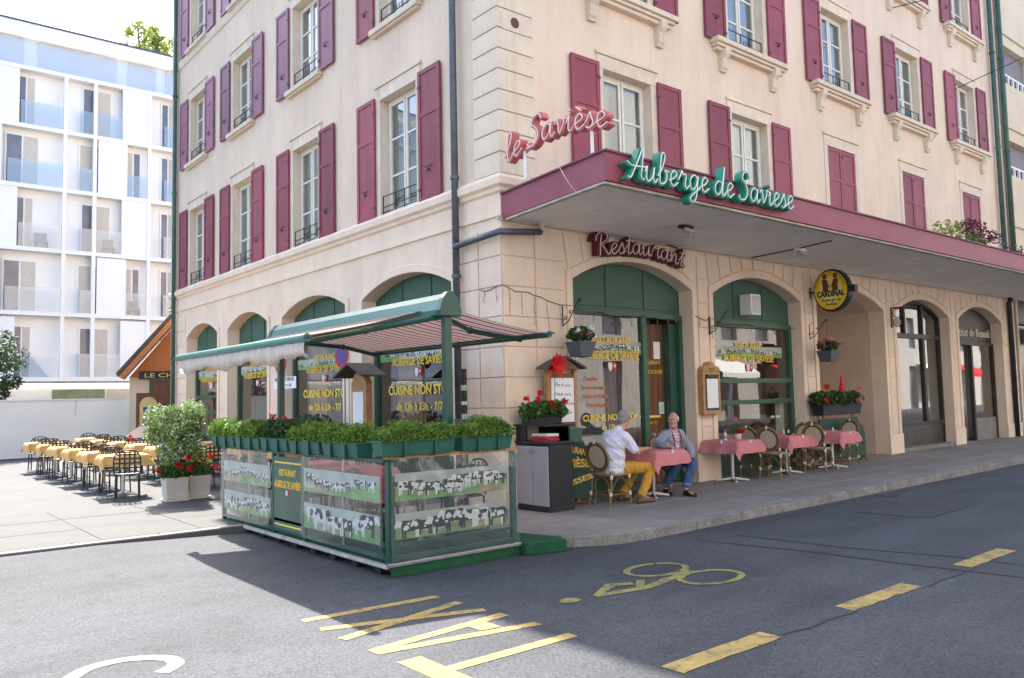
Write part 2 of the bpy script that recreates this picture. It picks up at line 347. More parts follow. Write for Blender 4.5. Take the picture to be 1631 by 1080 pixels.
for (cx, cy) in ((-1.23, -3.91), (-1.12, -4.5)):
    ring = []
    for k in range(25):
        a = 2*math.pi*k/24; ring.append((cx+.36*math.cos(a), cy+.24*math.sin(a)))
    ribbon(bm_, ring, .07)
ribbon(bm_, [(-2.45, -4.25), (-1.9, -4.36), (-1.05, -4.2)], .1); ribbon(bm_, [(-2.42, -4.24), (-2.05, -4.06), (-1.86, -4.16)], [.06, .12, .1]); ribbon(bm_, [(-1.92, -4.3), (-1.7, -4.12)], .08); ribbon(bm_, [(-1.78, -4.36), (-1.45, -4.24)], .08)
flat(bm_, [(-2.71+.11*math.cos(R(30*k)), -4.21+.08*math.sin(R(30*k))) for k in range(12)])
for i in range(0, len(bm_.v), 4): 
    for j in range(i, min(i+4, len(bm_.v))): bm_.v[j] = (bm_.v[j][0], bm_.v[j][1], bm_.v[j][2]+.00003*(i//4))
tag(bm_.build('bicycle_marking', MARKO), 'faded yellow bicycle symbol painted on the shaded road', 'road marking')
for k, (x0, x1) in enumerate(((-3.47, -2.35), (-1.3, -.14), (.96, 2.1), (3.2, 4.3))):
    mb = MB(); P = []
    N = 9
    for i in range(N+1): P.append((x0+(x1-x0)*i/N, -5.86+rnd.uniform(-.006, .006)))
    for i in range(N, -1, -1): P.append((x0+(x1-x0)*i/N+rnd.uniform(-.02, .02), -6.04+rnd.uniform(-.012, .008)))
    flat(mb, P)
    tag(mb.build('lane_dash', MARK), ['yellow lane dash nearest the camera, beside the sunlit patch', 'second yellow lane dash, in the middle of the shaded road', 'third yellow lane dash, by the right edge of the picture', 'farthest yellow lane dash at the right picture edge'][k], 'road marking', 'dashes of the yellow lane line')
mb = MB(); ribbon(mb, catmull([(-6.45, -3.42), (-6.28, -3.25), (-6.03, -3.24), (-5.83, -3.4), (-5.82, -3.58), (-5.95, -3.70)], 4), .11)
tag(mb.build('painted_curve', M('white_road_paint', (.36, .32, .25), .8, .15, 6, worn=(.6, (.11, .105, .1)))), 'pale curved stroke of a road marking at the bottom left', 'road marking')
for (pts, wd), lab in zip( (([(.38, -3.2), (.5, -3.9), (.61, -4.38), (.66, -5.0), (.69, -5.46), (.84, -6.54), (.9, -7.6)], [.02, .045, .05, .05, .06, .05, .05]), ([(.95, -3.3), (1.02, -4.0), (1.08, -4.63), (1.25, -5.3), (1.37, -5.74), (1.4, -6.35), (1.5, -7.6)], [.02, .04, .05, .04, .05, .04, .04]), ([(-2.33, -6.0), (-2.1, -6.03), (-1.97, -6.06), (-1.7, -6.03), (-1.32, -6.07)], [.02, .035, .03, .03, .02]), ([(-.12, -6.09), (.2, -6.06), (.6, -6.09), (.95, -6.07)], .022), ([(3.6, -3.39), (3.62, -4.0), (3.65, -4.46), (4.6, -4.44), (5.5, -4.41)], .02)), ('left of the two long bitumen seams crossing the lane line', 'right of the two long bitumen seams crossing the lane line', 'short dark crack between the first two lane dashes', 'fine dark crack between the second and third lane dashes', 'angular dark seam of a road patch near the kerb')):
    mb = MB(); ribbon(mb, pts, wd); mb.v = [(p, q, r_-.0015) for p, q, r_ in mb.v]
    tag(mb.build('road_seam', SEAL), lab, 'road seam', 'bitumen seams in the road')
mb = MB(); flat(mb, [(3.62, -3.36), (4.98, -3.3), (5.48, -4.4), (3.66, -4.44)], -.002)
tag(mb.build('asphalt_patch', M('patch_asphalt', (.055, .056, .06), .85, .2, 2, .5, 120, fine=.4, fscale=60)), 'slightly darker asphalt patch near the kerb on the right', 'road patch')
dg_ = empty('drain_grate', (5.75, -3.02, ZR+gz(5.75)), R(0), 'small iron drain grate in the gutter by the kerb', 'drain')
MB().box(-.30, .30, -.19, -.15, -.004, .004).box(-.30, .30, .15, .19, -.004, .004).box(-.30, -.26, -.15, .15, -.004, .004).box(.26, .30, -.15, .15, -.004, .004).build('frame', PIPE, dg_)
for k in range(9): MB().box(-.23+k*.055, -.205+k*.055, -.15, .15, -.003, .003).build('bar', PIPE, dg_)
MB().box(-.26, .26, -.15, .15, -.0035, -.0032).build('pit', SEAL, dg_)
# ================================================================ AUBERGE BUILDING
H_TOP = 16.0; LB = 20.3; LA = 16.1
aub = empty('corner_building', (0, 0, 0), label='pink corner inn with maroon shutters, stone quoins and arched ground floor', cat='building')
BAYB = [2.97, 6.66, 10.35, 14.04, 17.70]; HW = 1.53; ZS, RISE = 3.55, .40
BB = [(c-HW, c+HW) for c in BAYB]
BAYA = [(1.30, 4.28), (4.95, 7.97), (8.80, 11.34), (12.10, 14.60)]
def arc(x0, x1, zs, rise, off=0., n=14):
    a = (x1-x0)/2; r = (a*a+rise*rise)/(2*rise); c = (x0+x1)/2; zc = zs+rise-r; th = math.asin(a/r); r += off
    return [(c-r*math.sin(th-2*th*i/n), zc+r*math.cos(th-2*th*i/n)) for i in range(n+1)]
def ground_floor(T, bays, L, first, front):
    edges = [0.]
    for a, b in bays: edges += [a, b]
    edges.append(L)
    for i in range(0, len(edges), 2):          # piers
        g = MB(T); a, b = edges[i], edges[i+1]
        if T is TA and i == 0: a = .001
        g.box(a, b, 0.0 if not (T is TA and i == 0) else .001, .35, -.1, 4.43)
        g.build('pier', STONE2, aub)
    for a, b in bays:                          # wall over the arches
        cv = arc(a, b, ZS, RISE if front else .33)
        g = MB(T); g.prism(cv+[(b, 4.43), (a, 4.43)], 0, .35); g.build('spandrel', STONE2, aub)
        outer = arc(a, b, ZS, RISE if front else .33, .14); o0, o1 = outer[0], outer[-1]
        g = MB(T)                              # moulded band round the opening
        z0 = 0.55
        g.prism([(a, z0), (a-.13, z0), (a-.13, o0[1])]+outer[1:-1]+[(b+.13, o1[1]), (b+.13, z0), (b, z0)]+cv[::-1], -.03, 0.0)
        g.build('arch_moulding', STONE2, aub, bevel=.008)
        c = (a+b)/2; rise = RISE if front else .33
        if front:
            N = 9; oc = arc(a, b, ZS, rise, .165, 60)
            lo = lambda x: min(oc, key=lambda p: abs(p[0]-x))[1]
            xs = [a-.1+(b-a+.2)*i/N for i in range(N+1)]
            for i in range(N):
                x0, x1 = xs[i]+.014, xs[i+1]-.014; k = .12
                p = [(x0, lo(x0)), ((x0+x1)/2, lo((x0+x1)/2)), (x1, lo(x1)), (x1+(x1-c)*k*.5, 4.30), (x0+(x0-c)*k*.5, 4.30)]
                if p[3][1]-max(p[0][1], p[2][1]) > .04: MB(T).prism(p, -.022 if i != N//2 else -.035, 0.).build('voussoir', STONE2, aub, bevel=.008)
    for i in range(0, len(edges), 2):          # rusticated blocks on the piers
        a, b = edges[i], edges[i+1]
        x0 = a+(.16 if i > 0 else .0); x1 = b-(.16 if i < len(edges)-2 else .0)
        if x1-x0 < .15: continue
        n = 1 if x1-x0 < .75 else 2
        if not front and 0 < i < len(edges)-2: continue
        ws = [(x0+(x1-x0)*k/n+.012, x0+(x1-x0)*(k+1)/n-.012) for k in range(n)]
        MB(T).box(a-.0+(.0 if i == 0 else -.02), b+.02, -.05, 0.0, .0, .55).build('plinth', STONE2, aub, bevel=.01)
        for r_ in range(8):
            z0 = .57+r_*.462
            for (p, q) in ws:
                if i == 0 and p < .1: p = .0 if T is TB else .001
                zz = min(z0+.44, 4.40)
                MB(T).box(p, q, -.022, 0.0, z0, zz).build('rusticated_block', STONE2, aub, bevel=.010)
ground_floor(TB, BB, LB, 0, True)
ground_floor(TA, BAYA, LA, 0, False)
# cornice between ground floor and first floor
prof = [(0, 4.40), (-.035, 4.405), (-.035, 4.455), (-.012, 4.46), (-.012, 4.76), (-.05, 4.79), (-.06, 4.84), (-.11, 4.88), (-.12, 4.98), (-.06, 5.05), (0, 5.06)]
def sweep(T, s0, s1, prof, name, mat, mitre0=0):
    g = MB(T); n = len(prof); vs = [(s0+d*mitre0, d, z) for d, z in prof]+[(s1, d, z) for d, z in prof]
    g.add(vs, [tuple(range(n)), tuple(range(n, 2*n))[::-1]]+[(i, i+1, n+i+1, n+i) for i in range(n-1)]+[(n-1, 0, n, 2*n-1)])
    return g.build(name, mat, aub)
sweep(TB, 0, LB, prof, 'cornice', STONE2, 1); sweep(TA, 0, LA, prof, 'cornice', STONE2, 1)
sweep(TA, 0, LA, [(0, 11.80), (-.03, 11.81), (-.05, 11.9), (-.07, 12.0), (0, 12.02)], 'string_course', STONE, 1)
# upper walls with real openings
FL = [(5.05, 7.26), (8.65, 10.56), (12.10, 14.1)]
CB = [2.93, 6.62, 10.28, 13.95, 17.63]; CA = [2.92, 6.75, 10.42, 13.80]; WHALF = .62
def upper_wall(T, L, cs, s0):
    g = MB(T); xs = [s0, L]; zs = [5.05, H_TOP]; holes = []
    for c in cs:
        for (a, b) in FL: holes.append((c-WHALF, c+WHALF, a+.001, b)); xs += [c-WHALF, c+WHALF]; zs += [a+.001, b]
    xs = sorted(set(xs)); zs = sorted(set(zs))
    for i in range(len(xs)-1):
        for j in range(len(zs)-1):
            mx, mz = (xs[i]+xs[i+1])/2, (zs[j]+zs[j+1])/2
            if any(h[0] < mx < h[1] and h[2] < mz < h[3] for h in holes): continue
            g.quad((xs[i], 0, zs[j]), (xs[i+1], 0, zs[j]), (xs[i+1], 0, zs[j+1]), (xs[i], 0, zs[j+1]))
    g.build('wall', WALL, aub, recalc=False)
    for (a, b, c, d) in holes:
        g = MB(T); D = .33; g.quad((a, 0, c), (a, D, c), (a, D, d), (a, 0, d)); g.quad((b, 0, c), (b, D, c), (b, D, d), (b, 0, d)); g.quad((a, 0, d), (b, 0, d), (b, D, d), (a, D, d)); g.quad((a, 0, c), (b, 0, c), (b, D, c), (a, D, c))
        g.build('window_reveal', STONE, aub, recalc=False)
upper_wall(TB, LB, CB, 0); upper_wall(TA, LA, CA, 0)
MB().box(LB-.3, LB, .01, LA, 0, H_TOP).build('end_wall', WALL, aub)
MB().box(.01, LB, LA-.3, LA, 0, H_TOP).build('rear_wall', WALL, aub)
MB().box(.36, LB-.3, .36, LA-.3, 4.36, 4.62).build('upper_floor_slab', DARKROOM, aub)
roof = MB().box(-.3, LB+.1, -.3, LA+.3, H_TOP, H_TOP+.25); roof.rbox(-.1, LB, -.1, LA, H_TOP+.25, H_TOP+1.2, 2.2); roof.build('roof', M('roof_tiles', (.22, .1, .07), .85, .2), aub)
# quoins
qm = {}
def quoin(z, h):
    if 'c' not in qm:
        p = [(-.028, -.028), (.71, -.028), (.71, -.001), (-.001, -.001), (-.001, .62), (-.028, .62)]; qm['c'] = MB().prism(p, 0, h-.018, 'z').mesh('quoin_block', STONE)
    o = link('quoin_block', qm['c'], aub, bevel=.009); o.location = (0, 0, z)
z = 5.075
while z < H_TOP-.3: quoin(z, .327); z += .327
fq = MB().box(-.028, -.001, 15.58, LA+.02, 0, .31).mesh('quoin_block', STONE); z = 5.1
while z < H_TOP-.3: o = link('quoin_block', fq, aub, bevel=.009); o.location = (0, 0, z); z += .327
# small vent stone and hole on the quoin
MB().box(.06, .60, -.037, -.026, 7.35, 7.62).build('vent_stone', STONE, aub, bevel=.004)
MB().prism([(.33+.085*math.cos(R(20*k)), 7.5+.085*math.sin(R(20*k))) for k in range(18)], -.040, -.036).build('vent_hole', M('rusty_brown', (.12, .07, .045), .9, .5, 30), aub)
# windows, shutters, sills
def frame_mesh(T, w, h, bars=2):
    g = MB(T); f = .06; d0, d1 = .17, .23
    g.box(-w, -w+f, d0, d1, 0, h); g.box(w-f, w, d0, d1, 0, h); g.box(-w+f, w-f, d0, d1, 0, f); g.box(-w+f, w-f, d0, d1, h-f, h)
    for s in (-1, 1):
        a, b = (-w+f, -.01) if s < 0 else (.01, w-f); k = .055; e0, e1 = .155, .21
        g.box(a+.004, a+k, e0, e1, f+.004, h-f-.004); g.box(b-k, b-.004, e0, e1, f+.004, h-f-.004); g.box(a+k, b-k, e0, e1, f+.004, f+k+.03); g.box(a+k, b-k, e0, e1, h-f-k, h-f-.004)
        for i in range(1, bars+1):
            z = f+(h-2*f)*i/(bars+1); g.box(a+k, b-k, e0+.008, e1-.008, z-.018, z+.018)
    return g.mesh('window', CREAMFRAME)
def shutter_mesh(w, h, T, mat):
    g = MB(T); t = .028; g.box(.03, w-.03, -.03, -.014, .03, h-.03); e = .075
    g.box(0, e, -.045, 0, 0, h); g.box(w-e, w, -.045, 0, 0, h)
    for a, b in ((0, e), (h*.645, h*.645+e), (h-e, h)): g.box(e, w-e, -.043, -.002, a+.001, b-.001)
    return g.mesh('shutter', mat)
def curtain_mesh(T, a, b, h, lo):
    g = MB(T); n = 22; vs = []; fs = []
    for i in range(n+1):
        s = a+(b-a)*i/n; d = .30+.022*math.sin(i*1.9)+.012*math.sin(i*.7+1); vs += [(s, d, lo), (s, d, h)]
    for i in range(n): fs.append((2*i, 2*i+2, 2*i+3, 2*i+1))
    g.add(vs, fs); return g.mesh('curtain', CURT)
def rail_mesh(T, w):
    g = MB(T)
    for z in (.06, .16, .36): g.box(-w, w, -.012, .008, z, z+.014)
    for s in (-w+.01, -.15, .15, w-.02): g.box(s, s+.012, -.011, .007, .04, .38)
    for s in (-.08, 0, .08): g.tube([(s+.05*math.cos(R(40*k)), -.002, .21+.045*math.sin(R(40*k))) for k in range(9)], .005, 4, True)
    return g.mesh('railing', IRON)
CACHE = {}
def cached(k, fn):
    if k not in CACHE: CACHE[k] = fn()
    return CACHE[k]
def window(face, c, fl, shut='open', sill='plain', curtain='sides', rail=True, mat=None, angle=(0, 0), pots=False):
    T = TB if face == 'B' else TA; z0, z1 = FL[fl]; h = z1-z0; key = (face, fl)
    P = (lambda s, d, z: Vector(T(s, d, z)))
    win = link('window', cached(('w',)+key, lambda: frame_mesh(T, WHALF-.005, h-.01)), aub); win.location = P(c, 0, z0+.005)
    # one pane per field of each casement
    pw = WHALF-.06-.065-.005-.03; ph = (h-.12)/3-.02
    pm = cached(('p',)+key, lambda: MB(T).box(-pw/2-.03, pw/2+.03, .18, .186, -ph/2-.02, ph/2+.02).mesh('pane', WGLASS))
    for s in (-1, 1):
        for k in range(3):
            o = link('pane', pm, win); o.location = P(s*(.01+WHALF-.06)/2, 0, .06+(h-.13)*(k+.5)/3)
    if curtain:
        spans = {'sides': [(-.55, -.2), (.2, .55)], 'full': [(-.55, .55)], 'left': [(-.55, -.05)], 'right': [(.1, .55)]}[curtain]
        for a, b in spans: o = link('curtain', cached(('c', a, b)+key, lambda: curtain_mesh(T, a, b, h-.05, .02)), win); o.location = (0, 0, 0)
    # stone surround
    def sur():
        g = MB(T); e = .15; g.box(-WHALF-e, -WHALF, -.018, 0, 0, h); g.box(WHALF, WHALF+e, -.018, 0, 0, h); g.box(-WHALF-e, WHALF+e, -.024, 0, h, h+.24); g.box(-WHALF-e-.03, WHALF+e+.03, -.05, 0, h+.245, h+.30); return g.mesh('window_surround', STONE)
    o = link('window_surround', cached(('s',)+key, sur), aub, bevel=.005); o.location = P(c, 0, z0)
    if sill != 'none':
        def sl():
            g = MB(T)
            if sill == 'bracket':
                w = 1.24; g.box(-w, w, -.22, 0, -.11, -.01); g.box(-w+.04, w-.04, -.17, 0, -.17, -.112); g.box(-w+.08, w-.08, -.12, 0, -.24, -.172)
            else: w = WHALF+.22; g.box(-w, w, -.13, 0, -.11, -.005); g.box(-w+.03, w-.03, -.09, 0, -.15, -.112)
            return g.mesh('sill', STONE)
        o = link('sill', cached(('sl', sill)+key, sl), aub, bevel=.012); o.location = P(c, 0, z0)
        if sill == 'bracket':
            def br():
                g = MB(T); g.prism([(-.20, -.0), (0, 0), (0, -.46), (-.06, -.46), (-.07, -.42), (-.10, -.38), (-.11, -.2), (-.17, -.12)], -.09, .09, 'x')
                return g.mesh('bracket', STONE)
            for s in (-.88, .88):
                o = link('bracket', cached(('br',)+key, br), aub, bevel=.008); o.location = P(c+s, 0, z0-.171)
    if rail:
        o = link('railing', cached(('r',)+key, lambda: rail_mesh(T, WHALF-.01)), win); o.location = P(0, .03, 0)
    mt = mat or MAROON; sh = h+.10
    sm = cached(('sh', mt.name)+key, lambda: shutter_mesh(.66, sh, T, mt))
    def hw(par, s):
        g = cached(('hw',)+key, lambda: MB(T).box(.0, .05, -.062, -.03, sh*.22, sh*.22+.03).box(-.1, .12, -.058, -.047, sh*.25, sh*.25+.016).mesh('latch', IRON))
        q = link('latch', g, par); q.location = P(.33, 0, 0)
        g2 = cached(('hg',)+key, lambda: MB(T).box(-.03, .05, -.055, -.046, .2, .24).mesh('hinge', IRON))
        for zz in (0, sh-.5): q = link('hinge', g2, par); q.location = P(.0 if s > 0 else .62, 0, zz)
    if shut == 'open':
        for s in (-1, 1):
            o = link('shutter', sm, aub); o.location = P(c+(-WHALF-.14-.66 if s < 0 else WHALF+.14), -.028, z0-.03); hw(o, s)
            a = angle[0 if s < 0 else 1]
            if a:   # leaf standing off the wall, turning on its hinge side
                o.rotation_euler = (0, 0, a)
    elif shut == 'closed':
        for s in (-1, 1):
            o = link('shutter', cached(('shc', mt.name)+key, lambda: shutter_mesh(WHALF-.012, h-.03, T, mt)), aub); o.location = P(c+(-WHALF+.008 if s < 0 else .004), .035, z0+.015); hw(o, s)
for i, c in enumerate(CB):
    window('B', c, 0, 'open' if i < 2 else 'closed', 'none', 'sides' if i == 0 else 'full', rail=i < 2)
    window('B', c, 1, 'open', 'bracket', ['sides', 'full', 'sides', 'left', 'sides'][i])
    window('B', c, 2, 'open', 'bracket', 'sides')
for i, c in enumerate(CA):
    window('A', c, 0, 'open', 'none', ['full', 'sides', 'full', 'full'][i], mat=MAROON)
    window('A', c, 1, 'open', 'plain', ['sides', 'full', 'right', 'right'][i], mat=PURPLE if i > 0 else MAROON)
    window('A', c, 2, 'open', 'plain', 'sides', mat=PURPLE)
# drain pipes
def pipe(path, r, mat, name='drain_pipe', clamps=None):
    o = MB().tube(path, r, 12).build(name, mat, aub, smooth=True)
    for z in (clamps or []):
        p = path[0]; MB().lathe([(r+.012, -.03), (r+.018, -.028), (r+.018, .028), (r+.012, .03)], (p[0], p[1], z), 12).build('pipe_collar', mat, o)
pipe([(-.12, 1.02, 0), (-.12, 1.02, H_TOP)], .058, PIPE, clamps=[1.3, 3.6, 5.2, 8.2, 11])
pipe([(-.12, 15.52, 0), (-.12, 15.52, H_TOP)], .06, PIPEG, clamps=[3, 5, 8, 11])
pipe([(19.62, -.12, 4.75), (19.62, -.12, H_TOP)], .07, PIPEG, clamps=[6, 9, 12]); pipe([(20.35, -.12, 4.75), (20.35, -.12, H_TOP)], .075, PIPEG, clamps=[6, 9, 12])
pipe([(19.75, -.10, .14), (19.75, -.10, 3.85), (19.6, -.14, 4.15), (19.6, -.2, 4.33)], .07, IRON)
pipe([(-.15, 1.0, 4.07), (-.15, -.14, 4.12), (.1, -.16, 4.14), (.66, -.16, 4.2)], .05, PIPE, 'waste_pipe')
pipe([(.66, -.16, 4.2), (.68, -.16, 4.4)], .05, TRIM, 'pipe_elbow')
# ---------------------------------------------------------------- canopy over the pavement
cz0, cz1 = 4.35, 4.72
can = MB(); can.m = 0
ends = [(0., -.03), (-.3, -2.5), (24, -2.5), (24, -.03)]
can.prism([(-.27, -2.465), (24, -2.465), (24, -.04), (.03, -.04)], cz0+.05, cz1-.03, 'z')
can.build('canopy', M('canopy_core', (.2, .18, .17), .8), aub)
MB().add([(-.31, -2.5, cz0), (24, -2.5, cz0), (24, -2.5, cz1), (-.31, -2.5, cz1), (-.31, -2.47, cz0), (24, -2.47, cz0), (24, -2.47, cz1), (-.31, -2.47, cz1)], [(0, 1, 2, 3), (4, 7, 6, 5), (0, 4, 5, 1), (3, 2, 6, 7), (0, 3, 7, 4), (1, 5, 6, 2)]).build('canopy_fascia', CANOPYRED, aub)
MB().prism([(-.31, -2.469), (-.28, -2.469), (.02, -.03), (-.01, -.03)], cz0, cz1, 'z').build('canopy_fascia', CANOPYRED, aub)
MB().box(-.33, 24, -2.53, -2.40, cz1, cz1+.025).build('canopy_flashing', M('old_lead', (.16, .06, .085), .6, .3, 6), aub)
MB().prism([(-.335, -2.40), (-.24, -2.40), (.05, -.03), (-.04, -.03)], cz1, cz1+.025, 'z').build('canopy_flashing', MATS['old_lead'], aub)
MB().box(-.29, 24, -2.46, -2.36, cz0-.035, cz0+.0).build('canopy_trim', TRIM, aub, bevel=.006)
MB().prism([(-.285, -2.355), (-.20, -2.355), (.08, -.1), (.0, -.1)], cz0-.035, cz0, 'z').build('canopy_trim', TRIM, aub, bevel=.006)
NP = 26
for i in range(NP):                            # soffit boards
    y0 = -2.355+i*(2.3/NP); t = (y0+2.5)/2.47; x0 = -.19+.27*t
    MB().box(x0, 24, y0+.004, y0+2.3/NP-.004, cz0-.012-.0, cz0+.04).build('soffit_board', SOFFIT, aub, bevel=.004, seg=1)
MB().box(-.1, 24, -.055, -.025, cz0-.03, cz0+.04).build('canopy_trim', TRIM, aub)
# ---------------------------------------------------------------- interiors seen through the glass
g = MB(); g.box(.37, 8.75, .8, 15.7, -.03, -.0); g.build('interior_floor', DARKROOM, aub)
MB().box(8.62, 8.78, .36, 15.7, 0, 4.36).build('interior_wall', DARKROOM, aub)
MB().box(3.9, 8.6, 6.0, 6.15, 0, 4.3).build('interior_wall', DARKROOM, aub)
MB().box(.37, 8.6, .37, 15.7, 4.30, 4.35).build('interior_ceiling', M('interior_plaster', (.35, .27, .19), .9), aub)
PANEL = M('warm_panelling', (.36, .20, .09), .6, .3, 3, stretch=(7, 7, .4))
for a_, b_, y_ in ((1.5, 3.3, 2.2), (5.3, 8.0, 3.0)):
    wp = MB().box(a_, b_, y_, y_+.08, 0, 3.2).build('interior_wall', PANEL, aub)
    for k in range(int((b_-a_)/.3)): MB().box(a_+k*.3+.01, a_+k*.3+.28, y_-.015, y_, .1, 3.1).build('wall_board', PANEL, wp, bevel=.006)
    for z_ in (1.25, 1.7):
        sf = MB().box(a_+.2, b_-.2, y_-.2, y_-.016, z_, z_+.03).build('bottle_shelf', WOODL, wp)
        for k in range(int((b_-a_-.5)/.14)):
            if rnd.random() < .7: MB().lathe([(.035, 0), (.037, .16), (.014, .22), (.014, .29)], (a_+.28+k*.14, y_-.1, z_+.03), 8).build('bottle', rnd.choice((GREEN, WOODL, PAPER, MAROON, YELLOW)), wp, smooth=True)
for T, s0, s1 in ((TA, 3.1, 3.9), (TA, 6.9, 7.7)): MB(T).box(s0, s1, .55, .62, 0, 3.1).build('interior_wall', PANEL, aub)
SHOPW = M('shop_interior', (.55, .52, .48), .9, .1)
MB().box(12.0, 19.9, 4.0, 4.15, 0, 4.35).build('interior_wall', SHOPW, aub); MB().box(15.8, 15.95, .4, 4, 0, 4.35).build('interior_wall', SHOPW, aub)
MB().box(12.0, 19.9, .8, 4, .02, .06).build('interior_floor', M('shop_floor', (.3, .27, .24), .6), aub); MB().box(12., 19.9, .37, 4, 4.3, 4.35).build('interior_ceiling', SHOPW, aub)
# the open passage (third arch)
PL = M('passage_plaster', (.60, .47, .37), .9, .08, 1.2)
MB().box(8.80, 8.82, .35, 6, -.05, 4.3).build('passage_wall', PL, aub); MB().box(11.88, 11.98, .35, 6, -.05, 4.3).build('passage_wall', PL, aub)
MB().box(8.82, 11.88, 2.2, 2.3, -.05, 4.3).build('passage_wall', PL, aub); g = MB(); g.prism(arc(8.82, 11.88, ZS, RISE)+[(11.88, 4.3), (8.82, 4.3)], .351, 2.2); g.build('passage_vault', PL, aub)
for k in range(2): MB().box(8.83, 11.87, .75+k*.45, 2.2, .05+.16*k, .21+.16*k).build('step', KERB, aub, bevel=.01)
# ---------------------------------------------------------------- fillings of the arches
D0, D1 = .26, .32
def tymp(T, a, b, z0, rise, mat, panels=3, name='tympanum'):
    cv = arc(a, b, ZS, rise, 0.)
    o = MB(T).prism([(a, z0)]+cv+[(b, z0)], D0+.03, D1).build(name, mat, aub)
    zt = lambda x: min(cv, key=lambda p: abs(p[0]-x))[1]
    fine = arc(a, b, ZS, rise, 0., 80); zt = lambda x: min(fine, key=lambda p: abs(p[0]-x))[1]
    for k in range(panels):
        x0 = a+.05+(b-a-.1)*k/panels+.03; x1 = a+.05+(b-a-.1)*(k+1)/panels-.03
        xs = [x0+(x1-x0)*i/5 for i in range(6)]
        MB(T).prism([(x0, z0+.08)]+[(x, zt(x)-.05) for x in xs]+[(x1, z0+.08)], D0+.012, D0+.03).build('panel', mat, o, bevel=.006)
    return o
def bar(T, a, b, z0, z1, mat=GREEN, d0=D0-.03, d1=D1+.02, name='frame_bar', parent=None): return MB(T).box(a, b, d0, d1, z0, z1).build(name, mat, parent or aub, bevel=.006)
def pane(T, a, b, z0, z1, d=.29, name='shop_pane', mat=None):
    g = MB(T); g.quad((a, d, z0), (b, d, z0), (b, d, z1), (a, d, z1)); return g.build(name, mat or GLASS, aub, recalc=False)
# bay 1: show window and door
a, b = BB[0]
tymp(TB, a, b, 3.10, RISE, GREENL)
bar(TB, a, b, 3.02, 3.11); bar(TB, a, a+.06, .45, 3.02); bar(TB, 3.38, 3.50, .0, 3.02); bar(TB, b-.09, b, 0, 3.02); bar(TB, a, 3.38, .45, .55)
MB(TB).box(a, 3.38, D0, D1, -.05, .45).build('stall_riser', GREEN, aub); pane(TB, a+.06, 3.38, .55, 3.02)
dr = MB(TB).box(3.50, b-.09, .50, .56, 0.02, 2.95); dr = dr.build('door', WOOD, aub)
for k in range(5): MB(TB).box(3.52+k*.18, 3.52+k*.18+.17, .485, .50, .05, 2.93).build('door_board', WOOD, dr, bevel=.006)
MB(TB).box(4.22, 4.40, .33, .50, .02, 2.95).build('door_jamb', GREEN, aub)
MB(TB).box(3.95, 4.13, .478, .484, 2.30, 2.62).build('door_notice', PAPER, dr); MB(TB).box(4.05, 4.19, .478, .484, 1.28, 1.5).build('door_notice', M('pale_teal_sticker', (.45, .62, .55), .7), dr); MB(TB).box(3.56, 3.66, .478, .484, 1.7, 1.92).build('door_notice', PAPER, dr); MB(TB).box(3.52, 4.08, .478, .484, 1.22, 1.26).build('door_stripe', YELLOW, dr)
MB(TB).tube([(4.36, .46, .9), (4.36, .42, .95), (4.36, .42, 1.15), (4.36, .46, 1.2)], .012, 8).build('door_handle', CHROME, dr)
text('door_lettering', 'RESTAURANT', .10, GOLD, (3.83, .480, 2.20), (1, 0, 0), (0, 0, 1), dr, bold=.002); text('door_lettering', 'AUBERGE DE SAVIÈSE', .10, GOLD, (3.85, .480, 2.03), (1, 0, 0), (0, 0, 1), dr, width=.66, bold=.002); text('door_lettering', 'OUVERT 7/7', .07, GOLD, (3.8, .480, 1.1), (1, 0, 0), (0, 0, 1), dr)
# bays 2.. with glazing bars
def glazed(T, a, b, rise, tz=3.0, mids=(1.88, 1.45), base=.75, fm=GREEN, tm=None, panels=3):
    tymp(T, a, b, tz+.06, rise, tm or GREENL, panels); bar(T, a, b, tz-.05, tz+.07, fm); bar(T, a, a+.09, base, tz-.05, fm); bar(T, b-.09, b, base, tz-.05, fm)
    for z in mids: bar(T, a+.09, b-.09, z-.045, z+.045, fm)
    bar(T, a, b, base-.06, base, fm, d0=D0-.08); MB(T).box(a, b, D0, D1, -.05, base-.06).build('stall_riser', fm, aub)
    zz = [base]+[z for z in sorted(mids)]+[tz-.05]
    for z0, z1 in zip(zz, zz[1:]): pane(T, a+.09, b-.09, z0+(.045 if z0 in mids else 0), z1-(.045 if z1 in mids else 0))
glazed(TB, *BB[1], RISE)
for i, (a, b) in enumerate(BAYA): glazed(TA, a, b, .33, 2.95, (1.85, 1.42) if i in (3,) else (), .75)
# bay 4: dark framed beauty-shop window
BRN = M('dark_brown_frame', (.035, .028, .026), .45, .2, 4); BST = M('black_stone', (.05, .048, .045), .4, .35, 3)
a, b = BB[3]
cv = arc(a, b, ZS, RISE); bar(TB, a, b, 2.95, 3.08, BRN); bar(TB, a, a+.07, .2, 3.5, BRN); bar(TB, b-.07, b, .2, 3.5, BRN)
MB(TB).prism(cv+arc(a+.0, b, ZS, RISE, -.07)[::-1], D0-.03, D1+.02).build('frame_bar', BRN, aub)
for x in (a+1.02, a+2.04): bar(TB, x-.04, x+.04, 3.08, 3.85, BRN)
bar(TB, a+1.98, a+2.10, .75, 2.95, BRN); bar(TB, a, b, .70, .78, BRN); MB(TB).box(a, b, D0, D1, .0, .70).build('stall_riser', BST, aub); MB(TB).box(a, b, -.02, D0, -.02, .18).build('door_step', KERB, aub, bevel=.01)
pane(TB, a+.07, a+1.98, .78, 2.95, mat=GLASS); pane(TB, a+2.10, b-.07, .78, 2.95)
